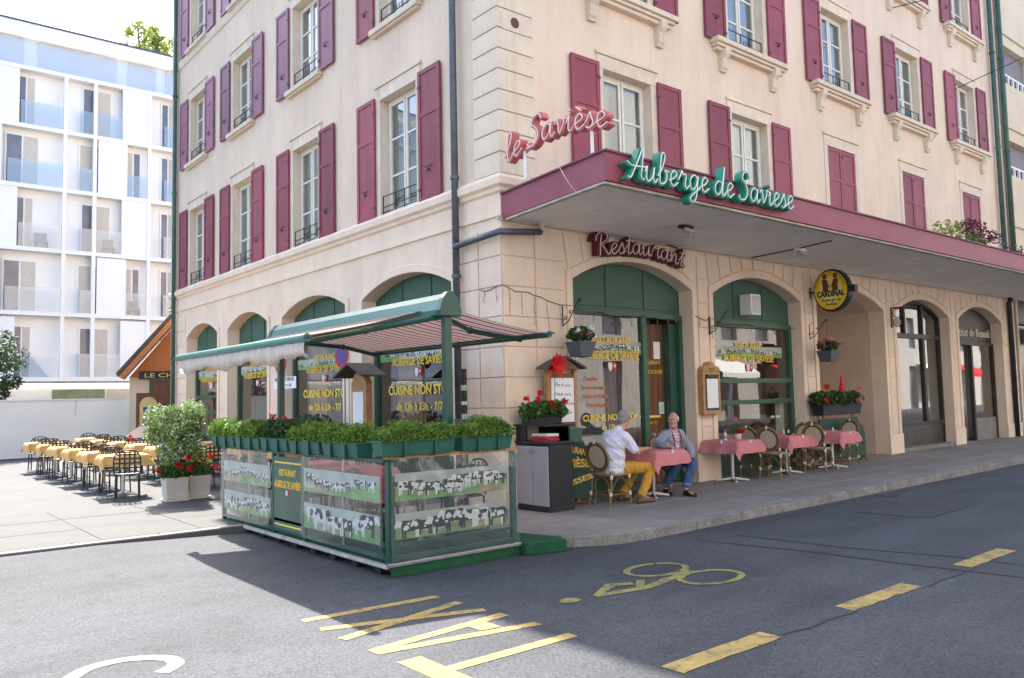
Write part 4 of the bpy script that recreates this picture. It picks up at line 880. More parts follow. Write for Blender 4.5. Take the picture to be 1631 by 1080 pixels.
def cloth(x0, z0, x1, z1, ya, yb, sag):
    g = MB(T_); n, k = 10, 12; vs = []
    for i in range(n+1):
        t = i/n
        for j in range(k+1): s = j/k; vs.append((x0+(x1-x0)*t, ya+(yb-ya)*s, z0+(z1-z0)*t-sag*math.sin(math.pi*t)*(1-.2*math.sin(math.pi*s))))
    g.add(vs, [(i*(k+1)+j, (i+1)*(k+1)+j, (i+1)*(k+1)+j+1, i*(k+1)+j+1) for i in range(n) for j in range(k)]); return g.build('awning_cloth', STR, aw, smooth=True, recalc=False)
cloth(-2.53, 2.665, -3.95, 2.335, -1.68, 2.42, .02); cloth(-2.33, 2.665, -.93, 2.44, -1.98, 2.3, .02)
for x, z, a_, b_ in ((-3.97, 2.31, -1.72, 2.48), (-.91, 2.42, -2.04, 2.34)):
    MB(T_).tube([(x, a_, z), (x, b_, z)], .045, 12).build('front_bar', GREENM if x > -2 else M('sunlit_green_metal', (.06, .2, .165), .35, .1, 4), aw, smooth=False)  # left bar: sunlight painted in as a lighter copy of the frame green
    for yy in (a_-.02, b_): MB(T_).lathe([(.001, 0), (.052, .0), (.052, .02), (.001, .02)], (x, yy, z), 12).build('bar_cap', GREENM, aw)
for x, z, ys in ((-3.93, 2.27, (-1.60, 2.2)), (-.96, 2.38, (-1.55, 2.1))):
    for y in ys:
        m_ = ((-2.43+x)/2, y+(.10 if y < 0 else -.25), (2.58+z)/2)
        MB(T_).tube([(-2.43, -1.93 if y < 0 else 2.3, 2.58), m_, (x, y, z)], .032, 8).build('folding_arm', GREENM, aw); MB(T_).ell(m_, (.045, .045, .045)).build('arm_joint', GREENM, aw)
VAL = M('white_valance', (.72, .68, .62), .8, .15, 6, trans=.35, stretch=(1, 8, 1))
g = MB(T_); n = 90; vs = []
for i in range(n+1):
    y = -1.66+4.06*i/n; d = .015*math.sin(i*1.15)+.01*math.sin(i*.45); lo = 2.09+.03*math.sin(i*.21)+.02*math.sin(i*.6)
    vs += [(-3.975+d*.3, y, 2.275), (-3.985+d, y, 2.19), (-3.96+d*1.3, y, lo), (-3.93+d, y, lo+.03)]
g.add(vs, [(4*i+j, 4*i+4+j, 4*i+5+j, 4*i+1+j) for i in range(n) for j in range(3)]); g.build('valance', VAL, aw, smooth=True, recalc=False)
# ================================================================ FURNITURE
CANE = M('bamboo_cane', (.20, .125, .045), .45, .35, 14); CANED = M('dark_cane', (.085, .05, .022), .5, .3, 14); WEAVE = M('cream_weave', (.46, .38, .27), .8, .2, 40, .5, 200); BIND = M('white_binding', (.66, .62, .52), .6, .1, 20)
def make_rattan():
    c = empty('rattan_chair', label='x', cat='chair', group='rattan bistro chairs on the pavement')
    for s in (-1, 1):
        MB().tube([(.19, s*.19, .445), (.205, s*.2, .22), (.215, s*.21, 0)], .016, 8).build('leg', CANE, c)
        MB().tube([(-.19, s*.185, .45), (-.215, s*.19, .25), (-.27, s*.2, 0)], .016, 8).build('leg', CANE, c)
        MB().tube([(-.2, s*.185, .46), (-.215, s*.175, .56)], .017, 8).build('back_support', CANE, c)
    sh = [(.22*math.copysign(abs(math.cos(a))**.55, math.cos(a)), .215*math.copysign(abs(math.sin(a))**.55, math.sin(a))) for a in [R(10*k) for k in range(36)]]
    st = MB().prism(sh, .44, .475, 'z').build('seat', WEAVE, c, bevel=.008); MB().tube([(x*1.03, y*1.03, .452) for x, y in sh], .018, 8, True).build('seat_rim', CANE, st)
    def back(rx, rz, k=0): return [(-.235-.11*((.73+rz*math.sin(a))-.5)/.45-.0, rx*math.cos(a), .73+rz*math.sin(a)) for a in [R(12*q) for q in range(30)]]
    MB().tube(back(.205, .215), .018, 8, True).build('back_frame', CANE, c); MB().tube(back(.172, .182), .014, 8, True).build('back_inner_frame', CANED, c)
    b = back(.165, .175); ctr = tuple(sum(p[i] for p in b)/30 for i in range(3)); g = MB(); g.add([ctr]+b, [(0, 1+i, 1+(i+1) % 30) for i in range(30)]); g.build('back_weave', WEAVE, c, recalc=False)
    for z in (.17,):
        g = MB(); q = [(.207, .203), (.207, -.203), (-.235, -.193), (-.235, .193)]
        for i in range(4): g.tube([(*q[i], z), (*q[(i+1) % 4], z)], .009, 6)
        g.build('stretcher', CANE, c)
    g = MB()
    for i, (p, q) in enumerate((((.2, .2), (.2, -.2)), ((-.2, .19), (-.2, -.19)), ((.2, .2), (-.2, .19)), ((.2, -.2), (-.2, -.19)))):
        P, Q = Vector((*p, .22)), Vector((*q, .22)); g.tube(catmull([P, P.lerp(Q, .3)+Vector((0, 0, .17)), P.lerp(Q, .7)+Vector((0, 0, .17)), Q], 5), .008, 6)
    g.build('brace', CANE, c)
    for x, y, z in ((.2, .2, .43), (.2, -.2, .43), (-.2, .19, .43), (-.2, -.19, .43), (.207, .203, .17), (.207, -.203, .17), (-.23, .193, .18), (-.23, -.193, .18)): MB().lathe([(.02, -.03), (.022, -.02), (.022, .02), (.02, .03)], (x, y, z), 8).build('binding', BIND, c)
    MB().lathe([(.022, -.025), (.024, 0), (.022, .025)], (-.345, 0, .945), 8).build('binding', BIND, c)
    for s in (-1, 1): MB().lathe([(.02, -.02), (.023, 0), (.02, .03)], (-.21, s*.18, .54), 8).build('binding', BIND, c)
    return c
rat = make_rattan()
RC = [((1.33, -.84), 4, 'rattan chair under the man in mustard trousers'), ((2.98, -.62), -95, 'rattan chair under the man in the grey jacket'), ((2.42, -.18), -90, 'empty rattan chair between the two seated men, against the door'),
      ((5.85, -.74), 12, 'front rattan chair with its back to the camera at the middle pink table'), ((5.98, -.24), 8, 'rattan chair half hidden between two pink tables near the wall'), ((7.38, -.30), 185, 'rattan chair facing left behind the middle pink table'),
      ((7.28, -.80), 14, 'front rattan chair left of the farthest pink table'), ((7.85, -.20), 188, 'rattan chair by the wall in front of the flower box'), ((8.78, -.52), 184, 'rightmost rattan chair at the farthest pink table')]
for i, (p, a, l) in enumerate(RC):
    if i == 0: rat.location = (*p, gz(p[0])); rat.rotation_euler = (0, 0, R(a)); rat['label'] = l
    else: copy_tree(rat, (*p, gz(p[0])), R(a), l)
PINK = M('pink_check_cloth', (.58, .205, .215), .9, .12, 30, .2, 200, fine=.15, fscale=200); YCL = M('yellow_cloth', (.70, .41, .15), .9, .15, 12); REDC = M('red_cloth', (.36, .10, .11), .9, .12, 12)
def make_table(name, group):
    t = empty(name, label='x', cat='table', group=group)
    MB().tube([(0, 0, .03), (0, 0, .72)], .032, 10).build('column', CHROME, t)
    for k in range(4):
        a = R(45+90*k); c, s = math.cos(a), math.sin(a); MB().add([(.03*c-.025*s, .03*s+.025*c, .075), (.03*c+.025*s, .03*s-.025*c, .075), (.30*c+.018*s, .30*s-.018*c, .03), (.30*c-.018*s, .30*s+.018*c, .03), (.03*c-.025*s, .03*s+.025*c, .03), (.03*c+.025*s, .03*s-.025*c, .03), (.30*c+.018*s, .30*s-.018*c, .0), (.30*c-.018*s, .30*s+.018*c, .0)], [(0, 1, 2, 3), (4, 7, 6, 5), (0, 3, 7, 4), (1, 5, 6, 2), (3, 2, 6, 7), (0, 4, 5, 1)]).build('foot', CHROME, t, bevel=.006)
    MB().box(-.36, .36, -.36, .36, .72, .745).build('tabletop', WOODL, t, bevel=.006); return t
def cloth_mesh(half, over, name, mat, seed, turn=R(0)):
    rg = random.Random(seed); g = MB(); n = 28; S = half+over; vs = []; ph = [rg.uniform(0, 6) for _ in range(4)]
    for i in range(n+1):
        for j in range(n+1):
            u, v = -S+2*S*i/n, -S+2*S*j/n; cu, cv = max(-half, min(half, u)), max(-half, min(half, v)); ou, ov = u-cu, v-cv; o_ = math.hypot(ou, ov); z = 0; x, y = cu, cv
            if o_ > 0:
                out = .12*(1-math.exp(-o_*6)); x += ou/o_*out*.55; y += ov/o_*out*.55
                if abs(ou) > 0 and abs(ov) > 0: z = -(abs(ou)+abs(ov))*.74; x += ou*.22; y += ov*.22
                else:
                    z = -o_*.95; w_ = .022*math.sin((v if abs(ou) > 0 else u)*17+ph[0])*o_/over; x += (w_ if abs(ou) > 0 else 0)*math.copysign(1, ou or 1); y += (w_ if abs(ov) > 0 else 0)*math.copysign(1, ov or 1)
            vs.append((x+.012*math.sin(z*20+ph[3])*(o_ > 0), y, z+.004*math.sin(u*9+ph[1])*math.sin(v*8+ph[2])*(o_ > 0)))
    g.add(vs, [(i*(n+1)+j, (i+1)*(n+1)+j, (i+1)*(n+1)+j+1, i*(n+1)+j+1) for i in range(n) for j in range(n)]); return g.mesh(name, mat)
pt = make_table('bistro_table', 'pavement bistro tables'); pcl = cloth_mesh(.375, .24, 'tablecloth', PINK, 3)
clipm = MB().box(-.012, .012, -.016, .012, -.05, .008).mesh('clip', WHITE)
def pink_table(i, x, y, a, l):
    p = (x, y, gz(x))
    if i == 0: pt.location = p; pt.rotation_euler = (0, 0, a); pt['label'] = l
    else: copy_tree(pt, p, a, l)
    c = link('tablecloth', pcl, smooth=True); c.location = (x, y, gz(x)+.752); c.rotation_euler = (0, 0, a); tag(c, 'pink cloth '+['on the table between the two men', 'under the red flower pot and pump bottle', 'on the middle of the three empty tables', 'on the farthest pavement table, before the green board'][i], 'tablecloth', 'pink tablecloths')
    for (dx, dy, r_) in ((0, -.392, 0), (.392, .1, R(90)), (-.392, -.05, R(-90))): k = link('clip', clipm, c); k.location = (dx, dy, 0); k.rotation_euler = (0, 0, r_)
pink_table(0, 2.42, -.74, R(3), 'bistro table between the two seated men'); pink_table(1, 4.98, -.42, R(2), 'bistro table carrying a red flower pot by the menu case'); pink_table(2, 6.68, -.46, R(-4), 'middle bistro table between rattan chairs'); pink_table(3, 8.12, -.62, R(4), 'farthest bistro table in front of the green board')
# table things
fp = empty('flower_pot', (5.08, -.50, .786), label='white pot with red flowers and a tall pink bloom on the pink table', cat='flower pot')
MB().lathe([(.045, 0), (.06, .11), (.062, .115), (.05, .11), (.04, .08)], n=14).build('pot', WHITE, fp, smooth=True); rg = random.Random(3); g = MB(); leaves(g, 140, lambda: inell((0, 0, .2), (.13, .13, .09), rg, .2), .06, rg); g.build('foliage', GERL, fp, recalc=False)
g = MB(); leaves(g, 160, lambda: inell((-.02, -.04, .16), (.10, .08, .06), rg, .1), .035, rg, .9); tag(g.build('blooms', RED, fp, recalc=False), kind='stuff'); g = MB(); leaves(g, 60, lambda: inell((-.05, 0, .37), (.035, .035, .04), rg, .1), .03, rg, .9); g.build('tall_bloom', PINKP, fp, recalc=False); MB().tube([(0, 0, .1), (-.03, 0, .25), (-.05, 0, .36)], .004, 5).build('stem', GERL, fp)
pb = empty('pump_bottle', (4.74, -.46, .786), label='clear pump bottle with pale label on the pink table', cat='bottle')
MB().lathe([(.032, 0), (.034, .01), (.034, .10), (.02, .125), (.012, .13), (.012, .15)], n=14).build('bottle', M('pale_bottle', (.6, .66, .68), .2, .03), pb, smooth=True); MB().tube([(0, 0, .15), (0, 0, .18), (.03, 0, .178)], .005, 6).build('pump', WHITE, pb); MB().lathe([(.0355, .03), (.0355, .09)], n=14).build('label_band', M('teal_label', (.15, .35, .36), .6), pb)
for x, y, l in ((6.62, -.58, 'small black ashtray at the near edge of the middle pink table'), (8.0, -.42, 'small black ashtray on the farthest pink table')):
    z = gz(x)+.756; a_ = empty('ashtray', (x, y, z), label=l, cat='ashtray', group='black ashtrays'); MB().lathe([(.045, 0), (.055, .03), (.048, .032), (.04, .012)], n=14).build('bowl', BLACK, a_)
for x, y, l in ((6.8, -.35, 'salt shaker on the middle pink table beside the pepper'), (6.86, -.42, 'pepper shaker nearest the right edge of the middle pink table'), (7.95, -.75, 'glass shaker at the left corner of the farthest pink table')):
    a_ = empty('shaker', (x, y, gz(x)+.756), label=l, cat='shaker', group='table shakers'); MB().lathe([(.018, 0), (.02, .05), (.015, .06)], n=10).build('jar', M('shaker_glass', (.6, .6, .58), .15, .03), a_); MB().lathe([(.017, .06), (.015, .078), (.006, .082)], n=10).build('cap', CHROME, a_)
# ---- black slatted chairs and yellow tables of the square, and those inside the enclosure
def make_black():
    c = empty('metal_chair', label='x', cat='chair', group='black metal terrace chairs')
    for s in (-1, 1):
        MB().tube([(.19, s*.18, .44), (.2, s*.185, .2), (.22, s*.19, 0)], .014, 6).build('leg', IRON, c); MB().tube([(-.18, s*.18, .44), (-.2, s*.185, .2), (-.24, s*.19, 0)], .014, 6).build('leg', IRON, c)
    MB().prism([(.21*math.copysign(abs(math.cos(a))**.6, math.cos(a)), .21*math.copysign(abs(math.sin(a))**.6, math.sin(a))) for a in [R(15*k) for k in range(24)]], .435, .455, 'z').build('seat', IRON, c, bevel=.006)
    arch_ = [(-.19, -.205, .45), (-.215, -.215, .62), (-.24, -.2, .76), (-.255, -.13, .845), (-.26, 0, .87), (-.255, .13, .845), (-.24, .2, .76), (-.215, .215, .62), (-.19, .205, .45)]
    MB().tube(catmull(arch_, 4), .013, 6).build('back_hoop', IRON, c)
    g = MB()
    for z, w_ in ((.56, .21), (.64, .212), (.72, .205), (.79, .17)): g.box(-.235-.05*(z-.55), -.228-.05*(z-.55), -w_, w_, z-.014, z+.014)
    for y in (-.12, -.04, .04, .12): g.box(-.226, -.219, y-.014, y+.014, .46, .84)
    g.build('back_slats', IRON, c); g = MB(); g.box(-.21, .2, -.187, -.177, .2, .215); g.box(-.21, .2, .177, .187, .2, .215); g.build('stretcher', IRON, c); return c
blk = make_black(); first = [True]
def black(x, y, a, l):
    if first[0]: blk.location = (x, y, 0.004); blk.rotation_euler = (0, 0, R(a)); blk['label'] = l; first[0] = False; return blk
    return copy_tree(blk, (x, y, .004), R(a), l)
yt = make_table('terrace_table', 'terrace tables'); ycl = cloth_mesh(.375, .2, 'tablecloth', YCL, 5); rcl = cloth_mesh(.375, .2, 'tablecloth', REDC, 6); yf = [True]
def ytable(x, y, l, cl, lc, z=.004, grp='yellow tablecloths'):
    a = R(rnd.uniform(-5, 5))
    if yf[0]: yt.location = (x, y, z); yt['label'] = l; yf[0] = False
    else: copy_tree(yt, (x, y, z), a, l)
    c = link('tablecloth', cl, smooth=True); c.location = (x, y, z+.752); c.rotation_euler = (0, 0, a); tag(c, lc, 'tablecloth', grp)
ORD = ['nearest', 'second nearest', 'third nearest', 'fourth nearest', 'fifth nearest', 'farthest']
for ci, (cx, ys, where) in enumerate(((-3.62, (6.75, 8.2, 9.7, 11.2, 12.8, 14.5), 'sunlit outer row'), (-2.15, (7.4, 9.0, 10.6, 12.3, 14.2, 16.0), 'inner row behind the flower tubs'), (-.85, (5.4, 7.6, 10.0), 'shaded row along the inn wall'))):
    for i, y in enumerate(ys):
        o_ = ORD[i] if not (len(ys) == 3 and i == 2) else 'farthest'
        ytable(cx, y, '%s table of the %s on the square' % (o_, where), ycl, 'yellow cloth on the %s table of the %s' % (o_, where))
        black(cx+rnd.uniform(-.1, .1), y-.6+rnd.uniform(-.08, .06), 90+rnd.uniform(-18, 18), 'black chair, near side of %s table, %s' % (o_, where)); black(cx+rnd.uniform(-.1, .1), y+.6+rnd.uniform(-.06, .08), -90+rnd.uniform(-18, 18), 'black chair, far side of %s table, %s' % (o_, where))
for i, y in enumerate((-1.35, .2, 1.55)):
    ytable(-2.35, y, 'table inside the enclosure, %s' % ['by the plastic front sheet', 'in its middle', 'at its far end'][i], rcl, 'red cloth inside the enclosure, %s' % ['behind the plastic front sheet', 'on the middle table', 'on the far table'][i], .016, 'red tablecloths in the enclosure')
    for s in (-1, 1):
        c_ = black(-2.35+s*.62+.03, y+.1, 0 if s < 0 else 180, 'black chair inside the enclosure on the %s side of its %s table' % ('street' if s < 0 else 'wall', ['front', 'middle', 'far'][i])); c_.location.z = .016
        q = MB().prism([(.19*math.cos(R(15*k)), .19*math.sin(R(15*k))) for k in range(24)], .47, .5, 'z').build('cushion', M('pink_cushion', (.42, .15, .17), .9), bevel=.012); q.location = c_.location; tag(q, 'pink round cushion, %s side chair of the %s enclosure table' % ('street' if s < 0 else 'wall', ['front', 'middle', 'far'][i]), 'cushion', 'pink seat cushions')
# ---------------------------------------------------------------- square concrete tubs with shrubs
def tub(x, y, label, seed, big):
    t = empty('flower_tub', (x, y, .004), R(rnd.uniform(-4, 4)), label, 'flower tub'); rg = random.Random(seed); CON = M('cream_concrete', (.55, .50, .42), .85, .1, 4)
    MB().box(-.20, .20, -.20, .20, 0, .03).build('saucer', CON, t, bevel=.01); MB().rbox(-.16, .16, -.16, .16, .03, .40, -.035).build('tub', CON, t, bevel=.012); MB().box(-.17, .17, -.17, .17, .37, .395).build('soil', SOIL, t)
    g = MB()
    if big:
        for q in range(5): g.tube([(rg.uniform(-.05, .05), rg.uniform(-.05, .05), .38), (rg.uniform(-.2, .2), rg.uniform(-.2, .2), 1.0), (rg.uniform(-.35, .35), rg.uniform(-.3, .3), 1.5)], [.016, .01, .004], 5)
        g.build('stems', BARK, t); lumps = [(rg.uniform(-.34, .34), rg.uniform(-.3, .3), rg.uniform(.78, 1.58), rg.uniform(.15, .25)) for _ in range(26)]; g = MB()
        def smp(): l = rg.choice(lumps); return inell(l[:3], (l[3],)*3, rg, .4)
        leaves(g, 8500, smp, .058, rg); g.build('crown', LTLEAF, t, recalc=False); g = MB(); leaves(g, 2600, smp, .040, rg, .9); g.build('white_blossom', WHITEP, t, recalc=False)
    g = MB(); leaves(g, 700, lambda: inell((0, 0, .52), (.30, .28, .18), rg, .3), .07, rg, .8); g.build('low_foliage', GERL, t, recalc=False); g = MB()
    for c in [(rg.uniform(-.3, .3), rg.uniform(-.34, -.12), rg.uniform(.5, .8)) for _ in range(5)]: leaves(g, 40, lambda: inell(c, (.06, .06, .05), rg, .1), .045, rg, .9)
    tag(g.build('red_blooms', RED, t, recalc=False), kind='stuff')
tub(-3.18, 5.18, 'cream tub with a tall white-flowering shrub and red blooms', 21, True); tub(-2.76, 5.30, 'cream tub with low geraniums, right of the tall shrub', 22, False)
# ================================================================ THINGS BY THE CORNER
CL = (.15, -.79, 0); T_ = off(CL); cb = empty('storage_cabinet', CL, label='black plastic cabinet with two grey doors at the inn corner', cat='cabinet')
MB(T_).box(.17, .63, -.77, -.02, .02, .96).build('body', BLACK, cb, bevel=.012); MB(T_).box(.15, .65, -.79, -.0, .96, 1.0).build('top', BLACK, cb, bevel=.008); MB(T_).box(.155, .645, -.785, -.01, 0, .06).build('plinth', BLACK, cb, bevel=.006)
for y0, y1 in ((-.755, -.41), (-.40, -.04)):
    d_ = MB(T_).box(.15, .17, y0, y1, .08, .93).build('door', GREYP, cb, bevel=.006); y = -.445 if y0 < -.5 else -.365; MB(T_).tube([(.148, y-.03 if y0 < -.5 else y-.02, .90), (.125, y-.03 if y0 < -.5 else y-.02, .89), (.12, y, .84), (.125, y+.02 if y0 < -.5 else y+.03, .89), (.148, y+.02 if y0 < -.5 else y+.03, .90)], .009, 6).build('handle', GREYP, d_)
MB(T_).box(.632, .642, -.74, -.06, .80, .82).build('side_groove', BLACK, cb)
sh = empty('counter_shelf', (.4, -.40, 1.0), label='low black shelf unit standing on the cabinet', cat='shelf'); MB().box(-.27, .32, -.36, .40, .22, .245).build('shelf_top', BLACK, sh); MB().box(-.22, -.19, .15, .38, 0, .22).build('side', BLACK, sh); MB().box(.22, .25, -.30, .35, 0, .22).build('side', BLACK, sh)
for k in range(6):
    o = MB().box(-.12, .12, -.16, .16, 0, .017).build('menu', M('red_menu_cover', (.48, .02, .04), .4, .1, 5) if k < 4 else PAPER, None, bevel=.003); o.location = (.30+.012*math.sin(k*2.1), -.55+.01*math.cos(k*3), 1.001+.0185*k); o.rotation_euler = (0, 0, R(4*math.sin(k*1.7)))
    tag(o, ['lowest', 'second', 'third', 'topmost'][k]+' red menu in the stack on the cabinet' if k < 4 else ['lower', 'upper'][k-4]+' white menu lying on the red menus', 'menu', 'menus stacked on the cabinet')
rg = random.Random(9)
gr = empty('geranium_pot', (.45, -.34, 1.245), label='potted red geraniums on the shelf beside the chalk menu', cat='flower pot'); MB().rbox(-.30, .30, -.08, .12, 0, .10, -.01).build('pot', BLACK, gr); g = MB(); leaves(g, 900, lambda: inell((rg.choice((-.22, .0, .25)), .0, .2), (.22, .16, .14), rg, .3), .075, rg, .85); g.build('foliage', GERL, gr, recalc=False); g = MB()
for c in ((-.36, -.05, .38), (-.16, -.08, .36), (-.05, .0, .46), (.1, -.1, .30), (.36, -.1, .33), (.3, -.05, .24)): leaves(g, 40, lambda: inell(c, (.05, .05, .04), rg, .1), .04, rg, .9)
tag(g.build('blooms', RED, gr, recalc=False), kind='stuff')
gp_ = MB().box(.62, .86, -.74, -.40, .97, 1.18).build('green_crate', GREEN, bevel=.008); tag(gp_, 'small dark green box at the shelf end above the sign', 'box')
sb = empty('sandwich_board', (.93, -.52, 0), R(-36), 'dark green board with gold letters and curved top beside the cabinet', 'sign board'); prof_ = [(-.28, .12), (.28, .12), (.28, .72), (.24, .84), (.14, .90), (.08, 1.02), (-.28, 1.04)]
bd = MB().prism(prof_, -.012, .012).build('board', M('board_green', (.01, .05, .035), .5, .1, 4), sb); MB().tube([(x*1.04, 0, z+(.0 if z > .2 else -.06)) for x, z in prof_], .014, 6, True).build('tube_frame', M('verdigris_frame', (.12, .17, .14), .5, .2, 8), sb); MB().tube([(-.27, .0, .1), (-.27, .02, .0)], .014, 6).build('leg', MATS['verdigris_frame'], sb); MB().tube([(.27, .0, .1), (.27, .02, .0)], .014, 6).build('leg', MATS['verdigris_frame'], sb)
text('board_lettering', 'RESTAURANT', .13, GOLD, (-.05, -.016, .80), (1, 0, -.25), (.25, 0, 1), bd, width=.5, bold=.006); text('board_lettering', 'SAVIÈSE', .17, GOLD, (-.04, -.016, .58), (1, 0, 0), (0, 0, 1), bd, width=.5, bold=.008); text('board_lettering', 'SUISSES', .11, GOLD, (.0, -.016, .33), (1, 0, .35), (-.35, 0, 1), bd, width=.5, bold=.005)
# chalk menu with a little roof
cm = empty('roofed_menu_board', (.95, -.22, 0), label='white handwritten menu board under a small shingled roof at the corner', cat='menu board')
MB().box(-.31, -.25, -.03, .05, 0, 2.12).build('post', WOODL, cm); MB().box(.25, .31, -.03, .05, 0, 2.12).build('post', WOODL, cm); MB().box(-.25, .25, -.02, .03, 1.15, 2.0).build('frame', WOOD, cm); wb = MB().box(-.235, .235, -.03, -.021, 1.25, 1.93).build('whiteboard', PAPER, cm)
for s in (-1, 1): MB().add([(0, -.16, 2.27), (s*.40, -.16, 2.10), (s*.40, .12, 2.10), (0, .12, 2.27), (0, -.16, 2.235), (s*.40, -.16, 2.065), (s*.40, .12, 2.065), (0, .12, 2.235)], [(0, 1, 2, 3), (4, 7, 6, 5), (0, 4, 5, 1), (1, 5, 6, 2), (2, 6, 7, 3), (3, 7, 4, 0)]).build('roof_slope', SHINGLE, cm)
MB().prism([(-.3, 2.06), (.3, 2.06), (0, 2.23)], -.12, .06).build('gable', WOOD, cm)
for k, s in enumerate(('Plat du jour', 'Salade verte', 'Filets de perches', 'Tarte maison')): text('handwriting', s, .07, M('grey_ink', (.2, .2, .26), .8), (0, -.032, 1.80-.14*k), (1, 0, -.03), (.03, 0, 1), wb, shear=.25)
pw = empty('red_pinwheel', (.66, -.36, 1.3), label='big red fabric flower on a stick before the menu board', cat='decoration'); MB().tube([(0, 0, 0), (.02, -.02, .8)], .005, 5).build('stick', GREEN, pw); g = MB(); rg = random.Random(5)
for k in range(22):
    a = R(40*k+rg.uniform(-15, 15)); L_ = (.20 if k < 9 else .13)*rg.uniform(.7, 1.3); u = Vector((math.cos(a), rg.uniform(-.9, .2), math.sin(a))); v = Vector((-math.sin(a), 0, math.cos(a))); c = Vector((.02, -.03, .82)); g.add([tuple(c), tuple(c+u*L_*.5+v*.045), tuple(c+u*L_), tuple(c+u*L_*.5-v*.045)], [(0, 1, 2, 3)])
g.build('petals', RED, pw, recalc=False)
# wall bracket with hanging pot
def hanging(x, y0, label, seed, blooms):
    h_ = empty('hanging_pot', (x, 0, 2.75), label=label, cat='flower pot', group='hanging flower pots'); MB().box(-.012, .012, -.03, -.0, -.0, .34).build('wall_plate', IRON, h_)
    MB().tube([(0, -.03, .02), (0, -.15, .08), (0, -.36, .36), (0, -.44, .42)], .009, 6).build('arm', IRON, h_)
    for c, r_ in (((0, -.10, .13), .05), ((0, -.2, .22), .04), ((0, -.42, .38), .05)): MB().tube([(c[0], c[1]+r_*q/14*math.cos(q*.7), c[2]+r_*q/14*math.sin(q*.7)) for q in range(14)], .006, 5).build('scroll', IRON, h_)
    rg = random.Random(seed); MB().tube([(0, -.42, .36), (0, -.42, -.1)], .003, 4).build('wire', IRON, h_); MB().rbox(-.12, .12, -.54, -.30, -.50, -.28, -.05).build('pot', M('slate_pot', (.09, .095, .11), .6, .15, 5), h_, bevel=.006); MB().box(-.18, .18, -.60, -.24, -.285, -.265).build('pot_rim', MATS['slate_pot'], h_)
    g = MB(); leaves(g, 420, lambda: inell((0, -.42, -.16), (.22, .22, .14), rg, .3), .06, rg, .8); g.build('foliage', DKLEAF, h_, recalc=False)
    for m_ in blooms:
        g = MB()
        for _ in range(5): c = (rg.uniform(-.2, .2), -.42+rg.uniform(-.22, .1), -.12+rg.uniform(-.06, .1)); leaves(g, 24, lambda: inell(c, (.045, .045, .035), rg, .1), .04, rg, .9)
        tag(g.build('blooms', m_, h_, recalc=False), kind='stuff')
hanging(1.20, 0, 'slate hanging pot with mauve and white flowers left of the entrance', 31, (MAUVE, WHITEP, PINKP)); hanging(8.5, 0, 'slate hanging pot with mauve flowers in front of the passage', 32, (MAUVE, PINKP)); 
br_ = empty('empty_wall_bracket', (5.0, 0, 2.75), label='empty black scroll bracket on the pier right of the door', cat='bracket'); MB().box(-.012, .012, -.03, 0, 0, .34).build('wall_plate', IRON, br_); MB().tube([(0, -.03, .02), (0, -.15, .08), (0, -.36, .36), (0, -.44, .42)], .009, 6).build('arm', IRON, br_)
for c, r_ in (((0, -.10, .13), .05), ((0, -.2, .22), .04)): MB().tube([(c[0], c[1]+r_*q/14*math.cos(q*.7), c[2]+r_*q/14*math.sin(q*.7)) for q in range(14)], .006, 5).build('scroll', IRON, br_)
# icicle light strings
def string(pts, label, seed, drop=.16):
    rg = random.Random(seed); s_ = empty('string_lights', pts[0], label=label, cat='light string', group='icicle light strings'); o_ = Vector(pts[0]); P = []
    for a, b in zip(pts, pts[1:]):
        a, b = Vector(a), Vector(b); n = max(3, int((b-a).length/.12))
        for i in range(n): t = i/n; P.append(a.lerp(b, t)-o_+Vector((0, rg.uniform(-.012, .005), rg.uniform(-.02, .02)-.04*math.sin(math.pi*t))))
    P.append(Vector(pts[-1])-o_); MB().tube(P, .006, 5).build('cable', IRON, s_); g = MB(); b = MB()
    for i in range(1, len(P)-1, 2):
        q = [P[i]]; L_ = drop*rg.uniform(.4, 2.3)
        for k in range(5): q.append(q[-1]+Vector((rg.uniform(-.018, .018), rg.uniform(-.01, .006), -L_/5)))
        g.tube(q, .0035, 4)
        for k in (2, 3, 5): b.ell(tuple(q[k]+Vector((.008, -.006, 0))), (.006, .006, .011), 5, 4)
    tag(g.build('drops', IRON, s_), kind='stuff'); tag(b.build('bulbs', M('frosted_bulb', (.35, .34, .31), .3), s_), kind='stuff')
string([(-.03, .55, 3.32), (-.03, -.03, 3.36), (.6, -.03, 3.24), (1.4, -.03, 3.10)], 'icicle light string round the building corner', 1, .2); string([(1.42, -.01, 3.10), (2.2, .2, 3.06), (3.4, .2, 3.05), (4.5, .2, 3.02)], 'icicle light string across the entrance arch', 2, .08); string([(4.55, -.04, 3.08), (5.12, -.04, 3.05)], 'short icicle light string on the pier right of the door', 3, .2); string([(5.15, .15, 3.06), (6.6, .2, 3.02), (8.1, .18, 3.0), (8.6, -.04, 3.12)], 'icicle light string across the second arch', 4, .1)
